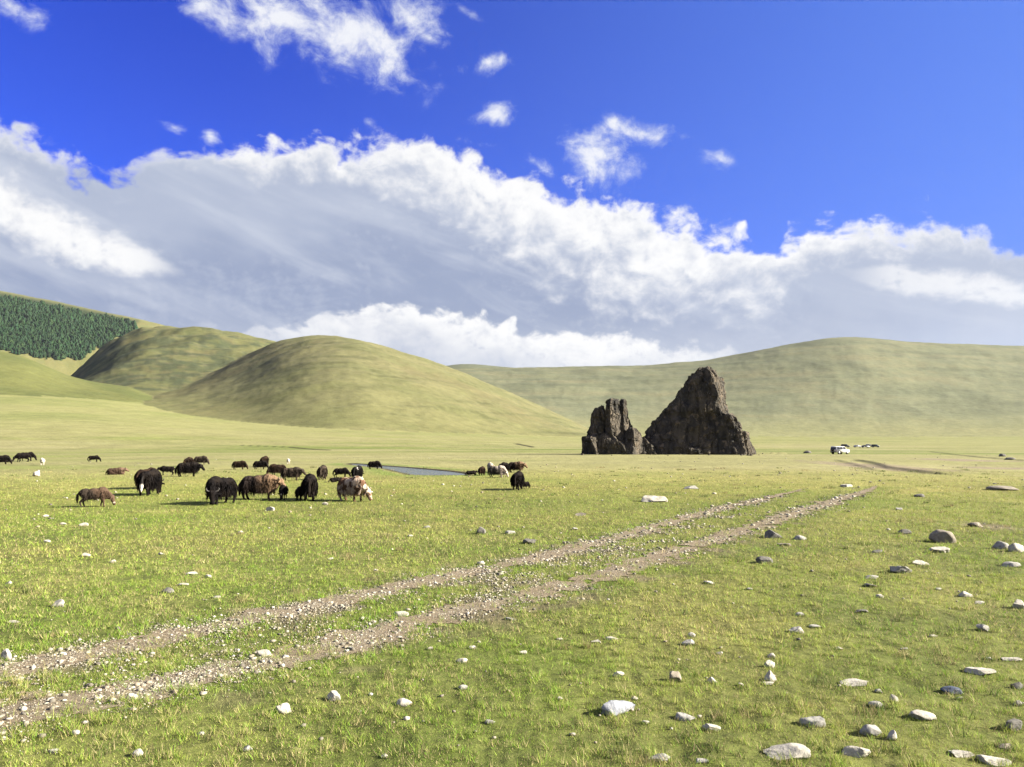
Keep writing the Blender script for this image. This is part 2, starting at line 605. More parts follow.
# ------------------------------------------------------------------ ground mesh: one polar sheet
def build_ground():
    th = np.concatenate([np.linspace(-math.pi, -math.radians(46), 70)[:-1], np.radians(np.linspace(-46, 46, 940)), np.linspace(math.radians(46), math.pi, 70)[1:-1]])
    rr = np.geomspace(0.8, 9600, 775)
    nt_, nr = len(th), len(rr)
    T, R = np.meshgrid(th, rr)
    x = (R * np.sin(T)).ravel(); y = (R * np.cos(T)).ravel()
    z, zone, tt = terrain(x, y, True)
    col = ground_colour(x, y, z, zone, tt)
    # bare soil and thatch show between the modelled blades
    rad = np.hypot(x, y)
    soil = np.array([.062, .058, .026]) * (1 + .35 * fbm(x / .5, y / .5, 3, 105))[:, None]
    kk = (.50 * (1 - sstep(14, 58, rad)) * sstep(.10, .45, rut_d(x, y)))[:, None]
    col = col * (1 - kk) + soil * kk
    V = np.stack([x, y, z], 1)
    V = np.vstack([V, [0, 0, float(terrain(np.array([0.]), np.array([0.]))[0])]])
    col = np.vstack([col, col[0]])
    i = np.arange(nr - 1)[:, None] * nt_; j = np.arange(nt_)[None, :]; j2 = (j + 1) % nt_
    Fc = np.stack([i + j, i + j2, i + nt_ + j2, i + nt_ + j], -1).reshape(-1, 4)[:, ::-1]
    cen = len(V) - 1
    fan = np.stack([np.full(nt_, cen), np.arange(nt_), (np.arange(nt_) + 1) % nt_, np.full(nt_, cen)], 1)
    me = bpy.data.meshes.new('ground')
    V = V.astype(np.float32)
    tri = fan[:, :3][:, ::-1]
    loops = np.concatenate([Fc.ravel(), tri.ravel()]).astype(np.int32)
    starts = np.concatenate([np.arange(len(Fc)) * 4, len(Fc) * 4 + np.arange(len(tri)) * 3]).astype(np.int32)
    tot = np.concatenate([np.full(len(Fc), 4), np.full(len(tri), 3)]).astype(np.int32)
    me.vertices.add(len(V)); me.vertices.foreach_set('co', V.ravel())
    me.loops.add(len(loops)); me.loops.foreach_set('vertex_index', loops)
    me.polygons.add(len(starts)); me.polygons.foreach_set('loop_start', starts); me.polygons.foreach_set('loop_total', tot)
    me.update(calc_edges=True)
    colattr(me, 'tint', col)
    m, nt, b = new_mat('steppe_ground')
    at = nt.nodes.new('ShaderNodeAttribute'); at.attribute_name = 'tint'
    geo = nt.nodes.new('ShaderNodeNewGeometry')
    P = geo.outputs['Position']
    f1 = noise(nt, P, 9.0, 6, .75)
    f2 = noise(nt, P, 1.1, 5, .7)
    f3 = noise(nt, P, .09, 7, .72)
    dark = mixc(nt, f1.step(.42, .30) * .75, at.outputs['Color'], (.022, .028, .008))
    pale = mixc(nt, f1.step(.58, .70) * .55, dark, (.215, .20, .095))
    var = (f2 - .5) * 1.1 + (f3 - .5) * 1.0 + 1.0
    mul = nt.nodes.new('ShaderNodeVectorMath'); mul.operation = 'SCALE'
    nt.links.new(pale, mul.inputs[0]); nt.links.new(var.s, mul.inputs['Scale'])
    nt.links.new(mul.outputs[0], b.inputs['Base Color'])
    b.inputs['Roughness'].default_value = .95; b.inputs['Specular IOR Level'].default_value = .08
    bp = nt.nodes.new('ShaderNodeBump'); bp.inputs['Strength'].default_value = .8; bp.inputs['Distance'].default_value = .05
    hgt = f1 * .6 + noise(nt, P, 2.2, 5, .65) * 1.2
    nt.links.new(hgt.s, bp.inputs['Height'])
    bp2 = nt.nodes.new('ShaderNodeBump'); bp2.inputs['Strength'].default_value = .55; bp2.inputs['Distance'].default_value = 2.5
    nt.links.new(noise(nt, P, .035, 8, .66).s, bp2.inputs['Height'])
    nt.links.new(bp.outputs[0], bp2.inputs['Normal'])
    nt.links.new(bp2.outputs[0], b.inputs['Normal'])
    o = link('ground', me, m)
    tag(o, 'grassy steppe plain rising into rounded green hills', 'ground', kind='structure')


build_ground()

# ------------------------------------------------------------------ stream water
def build_water():
    bm = bmesh.new()
    pts = STREAM
    n = len(pts)
    c = pts.mean(0)
    # grow a little so that the sheet meets the sloping banks
    sd_out = []
    for i in range(n):
        a, b = pts[i - 1], pts[(i + 1) % n]
        t = b - a; nrm = np.array([t[1], -t[0]]) / (np.hypot(*t) + 1e-9)
        q = pts[i] + nrm * .5
        if poly_sd(np.array([q[0]]), np.array([q[1]]), STREAM)[0] < 0: q = pts[i] - nrm * .5
        sd_out.append(q)
    vs = [bm.verts.new((q[0], q[1], -0.06)) for q in sd_out]
    bm.faces.new(vs)
    bmesh.ops.triangulate(bm, faces=bm.faces[:])
    for f in bm.faces:
        if f.normal.z < 0: f.normal_flip()
    m, nt, b = new_mat('stream_water')
    b.inputs['Base Color'].default_value = (.03, .048, .075, 1); b.inputs['Roughness'].default_value = .18
    b.inputs['IOR'].default_value = 1.33
    geo = nt.nodes.new('ShaderNodeNewGeometry')
    bp = nt.nodes.new('ShaderNodeBump'); bp.inputs['Strength'].default_value = .8; bp.inputs['Distance'].default_value = .12
    nt.links.new(noise(nt, geo.outputs['Position'], 3.0, 3).s, bp.inputs['Height']); nt.links.new(bp.outputs[0], b.inputs['Normal'])
    o = link('water', bm_mesh('water', bm), m, smooth=False)
    tag(o, 'still blue bend of the stream behind the herd', 'water', kind='structure')


build_water()


# ------------------------------------------------------------------ ruts: bare stony strips a few mm above the turf
def build_ruts():
    m, nt, b = new_mat('rut_dirt')
    geo = nt.nodes.new('ShaderNodeNewGeometry'); P = geo.outputs['Position']
    n1 = noise(nt, P, 22, 6, .75); n2 = noise(nt, P, 2.5, 4, .6)
    col = mixc(nt, n1.step(.35, .65), (.062, .047, .030), (.225, .178, .118))
    col = mixc(nt, n2.step(.35, .65) * .55, col, (.16, .135, .095))
    col = mixc(nt, noise(nt, P, 5, 5, .7).step(.60, .70) * .7, col, (.065, .078, .022))
    nt.links.new(col, b.inputs['Base Color']); b.inputs['Roughness'].default_value = .95; b.inputs['Specular IOR Level'].default_value = .1
    bp = nt.nodes.new('ShaderNodeBump'); bp.inputs['Distance'].default_value = .03
    nt.links.new((n1 + n2 * .5).s, bp.inputs['Height']); nt.links.new(bp.outputs[0], b.inputs['Normal'])
    for k, (line, t) in enumerate(RUTS):
        tt = np.linspace(0, t[-1], int(t[-1] / .06))
        x = np.interp(tt, t, line[:, 0]); y = np.interp(tt, t, line[:, 1])
        dx, dy = np.gradient(x), np.gradient(y); L = np.hypot(dx, dy); nx, ny = -dy / L, dx / L
        r = np.hypot(x, y)
        base = (.27 if k == 0 else .33)
        fade = np.clip((t[-1] - tt) / 11, 0.0, 1) ** .6
        cols = np.linspace(-.95, .95, 33)
        meander = .10 * fbm(tt / 1.6, tt * 0 + 9 + k, 3, 75)
        off = np.repeat(cols[None, :], len(tt), 0) + meander[:, None]
        X_ = x[:, None] + nx[:, None] * off; Y_ = y[:, None] + ny[:, None] * off
        Z_ = terrain(X_.ravel(), Y_.ravel()).reshape(X_.shape) + np.clip(r / 1200, .006, .03)[:, None]
        V = np.stack([X_, Y_, Z_], -1).reshape(-1, 3)
        n, c = X_.shape
        i = np.arange(n - 1)[:, None] * c; j = np.arange(c - 1)[None, :]
        Fc = np.stack([i + j, i + j + 1, i + c + j + 1, i + c + j], -1).reshape(-1, 4)[:, ::-1]
        # worn where the wheels run, broken up by turf: faces are dropped along a ragged outline
        wid = base * fade * np.clip(1 + .8 * fbm(tt / 1.3, tt * 0 + k, 4, 71, .65), .25, 2.0)
        q = 1 - np.abs(cols[None, :]) / (wid[:, None] + .02)
        q = q + 1.25 * fbm(X_ / .45, Y_ / .45, 4, 73, .6) + .35 * fbm(X_ / .12, Y_ / .12, 2, 78)
        q = q - 1.2 * sstep(.22, .5, fbm(X_ / .8, Y_ / .8, 3, 95)) 
        keep = (q[:-1, :-1] + q[1:, 1:]).ravel() / 2 > .0
        Fc = Fc[keep]
        o = link('dirt_track', np_mesh('dirt_track', V, Fc), m)
        tag(o, ['stony wheel rut on the herd side of the track', 'stony wheel rut on the near side of the track'][k], 'track', kind='structure')


build_ruts()


def ico(sub):
    bm = bmesh.new(); bmesh.ops.create_icosphere(bm, subdivisions=sub, radius=1.0)
    v = np.array([q.co[:] for q in bm.verts]); f = np.array([[q.index for q in p.verts] for p in bm.faces]); bm.free()
    return v, f


ICO1, ICO2, ICO3, ICO4 = ico(1), ico(2), ico(3), ico(4)


def facet(v, g, cuts=9, lo=.45, hi=.85):
    v = v.copy()
    for _ in range(cuts):
        n = g.normal(size=3); n /= np.linalg.norm(n)
        d = g.uniform(lo, hi)
        k = np.clip(v @ n - d, 0, None)
        v -= k[:, None] * n
    return v


# ------------------------------------------------------------------ gravel in the ruts and specks on the meadow
def build_gravel():
    g = np.random.default_rng(31)
    X_, Y_, S_ = [], [], []
    for k, (line, t) in enumerate(RUTS):
        n = 29000
        # weight towards the camera: many small ones near, fewer large far
        w = 1 / (np.hypot(line[:, 0], line[:, 1]) ** 1.5); cdf = np.cumsum(w); cdf /= cdf[-1]
        tt = np.interp(g.random(n), cdf, t)
        x = np.interp(tt, t, line[:, 0]); y = np.interp(tt, t, line[:, 1])
        dx = np.interp(tt + .05, t, line[:, 0]) - x; dy = np.interp(tt + .05, t, line[:, 1]) - y
        L = np.hypot(dx, dy) + 1e-9
        off = g.normal(0, .31, n) * np.clip(1 + .8 * fbm(x / 1.1, y / 1.1, 3, 81), .3, 2)
        keep = fbm(x / .8, y / .8, 3, 79) + g.normal(0, .22, n) - .9 * sstep(.22, .5, fbm(x / .8, y / .8, 3, 95)) - 1.5 * np.clip((tt - t[-1] + 9) / 9, 0, 1) > -.10
        x = x - dy / L * off; y = y + dx / L * off
        s = .006 + .011 * g.random(n) ** 2.5 + .032 * (g.random(n) < .05) * g.random(n)
        s *= np.clip(np.hypot(x, y) / 14, .9, 2.2)
        X_.append(x[keep]); Y_.append(y[keep]); S_.append(s[keep])
    # rubble on the strip between the ruts, in broken patches
    n = 10000
    q = g.random(n); la, ta = RUTS[0]; lb, tb = RUTS[1]
    yy = 7.5 * (26 / 7.5) ** q
    xa = np.interp(yy, la[:, 1], la[:, 0]); xb = np.interp(yy, lb[:, 1], lb[:, 0])
    f = g.uniform(-.12, 1.12, n); x = xa + (xb - xa) * f; y = yy
    keep = fbm(x / 1.2, y / 1.2, 4, 67) + g.normal(0, .12, n) - .55 * np.abs(f - .5) + .35 * np.exp(-((y - 14) / 4.5) ** 2) > .18
    s = (.008 + .02 * g.random(n) ** 2.5) * np.clip(yy / 12, .9, 2)
    X_.append(x[keep]); Y_.append(y[keep]); S_.append(s[keep])
    x = np.concatenate(X_); y = np.concatenate(Y_); s = np.concatenate(S_)
    return scatter_stones('gravel', x, y, s, g, 'loose gravel lying in the two wheel ruts')


def scatter_stones(name, x, y, s, g, label):
    v0, f0 = ICO1
    n = len(x); nv = len(v0)
    shapes = np.stack([facet(v0, g, 7, .5, .9) for _ in range(24)])
    V = shapes[g.integers(0, 24, n)]
    a = g.uniform(0, 2 * np.pi, n); ca, sa = np.cos(a)[:, None], np.sin(a)[:, None]
    sx = g.uniform(.8, 1.5, n)[:, None]; sz = g.uniform(.35, .85, n)[:, None]
    vx, vy, vz = V[:, :, 0] * sx, V[:, :, 1], V[:, :, 2] * sz
    z = terrain(x, y)
    P = np.stack([(vx * ca - vy * sa) * s[:, None] + x[:, None], (vx * sa + vy * ca) * s[:, None] + y[:, None], (vz + .25) * s[:, None] + z[:, None] + .004], -1)
    Fc = (f0[None] + (np.arange(n) * nv)[:, None, None]).reshape(-1, 3)
    me = np_mesh(name, P.reshape(-1, 3), Fc)
    pal = np.array([[.36, .33, .255], [.27, .245, .185], [.15, .135, .105], [.46, .43, .36], [.27, .225, .16], [.09, .08, .068]])
    c = .80 * pal[g.choice(6, n, p=[.22, .22, .22, .13, .10, .11])] * g.uniform(.8, 1.15, (n, 1))
    colattr(me, 'tint', np.repeat(c, nv, 0))
    m, nt, b = new_mat(name + '_stone')
    at = nt.nodes.new('ShaderNodeAttribute'); at.attribute_name = 'tint'
    geo = nt.nodes.new('ShaderNodeNewGeometry')
    k = noise(nt, geo.outputs['Position'], 40, 4).step(.3, .7)
    nt.links.new(mixc(nt, k * .4, at.outputs['Color'], (.16, .14, .11)), b.inputs['Base Color'])
    b.inputs['Roughness'].default_value = .9; b.inputs['Specular IOR Level'].default_value = .2
    o = link(name, me, m, smooth=False)
    return tag(o, label, 'gravel', kind='stuff')


build_gravel()


def build_specks():
    g = np.random.default_rng(37)
    n = 1500
    Y = 6 * (150 / 6) ** g.random(n); u = g.uniform(-.75, .75, n)
    x, y = u * Y, Y
    keep = (fbm(x / 7, y / 7, 3, 83) + g.normal(0, .25, n) > .05) & (rut_d(x, y) > .5)
    x, y, Y = x[keep], y[keep], Y[keep]
    s = (.012 + .02 * g.random(len(x)) ** 2) * np.clip(Y / 12, .9, 3.2)
    scatter_stones('pebbles', x, y, s, g, 'small pale pebbles strewn over the meadow')


build_specks()


# ------------------------------------------------------------------ grass blades
STONE_SPOTS = []          # filled by the stones: x, y, radius, so that no blade pierces the top of one


def build_grass():
    g = np.random.default_rng(41)
    parts = []
    for (y0, y1, dens, hgt, wid) in ((4.6, 9, 8000, .036, .0046), (9, 15, 3600, .040, .0072), (15, 26, 1050, .046, .0125), (26, 78, 300, .046, .019)):
        area = .76 * (y1 ** 2 - y0 ** 2); n = int(area * dens)
        Y = np.sqrt(g.uniform(y0 ** 2, y1 ** 2, n)); u = g.uniform(-.76, .76, n)
        x, y = u * Y, Y
        cl = fbm(x / .35, y / .35, 3, 91); cl2 = fbm(x / 2.3, y / 2.3, 4, 21)
        rd = rut_d(x, y)
        p = np.clip(.62 + .7 * cl + .25 * cl2, .05, 1) * sstep(.16, .42, rd + .16 * cl)
        p = np.maximum(p, (rd < .5) * np.clip(.16 + 1.2 * (fbm(x / .7, y / .7, 3, 95) - .05), .10, .75))
        p = p * (1 - sstep(24, 72, Y)) * (1 - .9 * bare_by_track(x, y, rd)) * (1 - .75 * sstep(.25, .5, fbm(x / 1.1, y / 1.1, 4, 99)))
        k = g.random(n) < p
        for sx, sy, sr in STONE_SPOTS:
            if y0 - 1 < sy < y1 + 1: k &= ((x - sx) ** 2 + (y - sy) ** 2) > (sr * .8) ** 2
        x, y, cl, rd = x[k], y[k], cl[k], rd[k]
        n = len(x)
        z, zone, tt = terrain(x, y, True)
        c = ground_colour(x, y, z, zone, tt) * (2.15 - .45 * sstep(14, 34, Y[k]))[:, None]
        tuft = sstep(-.1, .55, fbm(x / .16, y / .16, 2, 97))
        h = hgt * g.uniform(.4, 1.2, n) * (.30 + 1.75 * tuft) * (1 + .5 * np.clip(cl, -.6, 1)) * (1 + .4 * (rd < .9))
        tall = g.random(n) < .012
        h = np.where(tall, h * 2.1, h)
        w = wid * g.uniform(.6, 1.25, n) * np.where(tall, .6, 1)
        a = g.uniform(0, 2 * np.pi, n); lean = g.uniform(.15, 1.25, n) * h
        la = g.uniform(0, 2 * np.pi, n)
        bx, by = np.cos(a) * w / 2, np.sin(a) * w / 2
        tint = g.random(n)[:, None]
        c = c * g.uniform(.55, 1.4, (n, 1))
        dry_ = np.clip(.24 + .5 * fbm(x / 1.4, y / 1.4, 3, 103), .08, .75)
        dead = g.random(n) < dry_ * (1 - .6 * sstep(16, 34, y))
        c = np.where(dead[:, None], np.array([.38, .315, .155]) * g.uniform(.6, 1.25, (n, 1)), c)
        fresh = g.random(n) < .22
        c = np.where((fresh & ~dead)[:, None], c * np.array([.72, 1.08, .65]), c)
        c = np.where(tall[:, None], np.array([.28, .25, .13]), c)
        v = np.stack([np.stack([x - bx, y - by, z - .004], 1), np.stack([x + bx, y + by, z - .004], 1),
                      np.stack([x + lean * np.cos(la), y + lean * np.sin(la), z + h], 1)], 1)
        parts.append((v.reshape(-1, 3), np.repeat(c, 3, 0)))
    def tuft_blades(cx, cy, n, rad, h, w, col, ring=0.0):
        a = g.uniform(0, 2 * np.pi, n); rr = rad * (ring + (1 - ring) * np.sqrt(g.random(n)))
        x = cx + rr * np.cos(a); y = cy + rr * np.sin(a); z = terrain(x, y)
        hh = h * g.uniform(.5, 1.25, n); la = g.uniform(0, 2 * np.pi, n); le = hh * g.uniform(.2, .9, n); aa = g.uniform(0, 2 * np.pi, n)
        bx, by = np.cos(aa) * w / 2, np.sin(aa) * w / 2
        v = np.stack([np.stack([x - bx, y - by, z - .004], 1), np.stack([x + bx, y + by, z - .004], 1), np.stack([x + le * np.cos(la), y + le * np.sin(la), z + hh], 1)], 1)
        cc = np.array(col) * g.uniform(.6, 1.35, (n, 1))
        dd = g.random(n) < .3
        cc = np.where(dd[:, None], np.array([.27, .22, .115]) * g.uniform(.6, 1.2, (n, 1)), cc)
        parts.append((v.reshape(-1, 3), np.repeat(cc, 3, 0)))
    for sx, sy, sr in STONE_SPOTS:
        if sy < 24:
            tuft_blades(sx, sy, int(60 + 260 * sr), sr * 1.9, min(.035 + .16 * sr, .075), .005 if sy < 12 else .009, [.150, .205, .040], .55)
    n = 650
    Y = 5 * (70 / 5) ** g.random(n); u = g.uniform(-.75, .75, n)
    for tx, ty in zip(u * Y, Y):
        if rut_d(np.array([tx]), np.array([ty]))[0] < .45: continue
        dark = g.random() < .8
        tuft_blades(tx, ty, int(g.uniform(22, 46)), g.uniform(.05, .16) * max(1, ty / 18), g.uniform(.06, .11) * max(1, ty / 40), .006 * max(1, ty / 10), [.075, .115, .022] if dark else [.24, .20, .085])
    V = np.concatenate([p[0] for p in parts]); c = np.concatenate([p[1] for p in parts])
    me = np_mesh('grass', V, np.arange(len(V)).reshape(-1, 3))
    colattr(me, 'tint', c)
    m, nt, b = new_mat('grass_blade')
    at = nt.nodes.new('ShaderNodeAttribute'); at.attribute_name = 'tint'
    nt.links.new(at.outputs['Color'], b.inputs['Base Color'])
    b.inputs['Roughness'].default_value = .7; b.inputs['Specular IOR Level'].default_value = .15
    tr = nt.nodes.new('ShaderNodeBsdfTranslucent')
    nt.links.new(at.outputs['Color'], tr.inputs['Color'])
    mx = nt.nodes.new('ShaderNodeMixShader'); mx.inputs[0].default_value = .30
    nt.links.new(b.outputs[0], mx.inputs[1]); nt.links.new(tr.outputs[0], mx.inputs[2])
    nt.links.new(mx.outputs[0], nt.nodes['Material Output'].inputs['Surface'])
    o = link('grass', me, m, smooth=False)
    tag(o, 'short grazed grass covering the near meadow', 'grass', kind='stuff')

# ------------------------------------------------------------------ stones
def stone_mat(name, c1, c2, c3):
    return noisy_mat(name, c1, c2, 7.0, rough=.9, bump=.012, bscale=22, c3=c3, spec=.2)


TONES = {'pale': stone_mat('pale_stone', (0.345, 0.32, 0.27), (0.265, 0.245, 0.20), (0.165, 0.152, 0.12)),
         'grey': stone_mat('grey_stone', (0.25, 0.24, 0.212), (0.175, 0.168, 0.146), (0.092, 0.087, 0.075)),
         'dark': stone_mat('dark_stone', (0.115, 0.108, 0.093), (0.070, 0.066, 0.057), (0.168, 0.158, 0.133)),
         'blue': stone_mat('bluish_stone', (.24, .248, .265), (.14, .148, .165), (.34, .34, .335)),
         'slate': stone_mat('slate_stone', (0.059, 0.073, 0.101), (0.038, 0.045, 0.063), (0.140, 0.147, 0.154)),
         'brown': stone_mat('brown_stone', (0.19, 0.165, 0.128), (0.135, 0.115, 0.088), (0.26, 0.235, 0.19))}

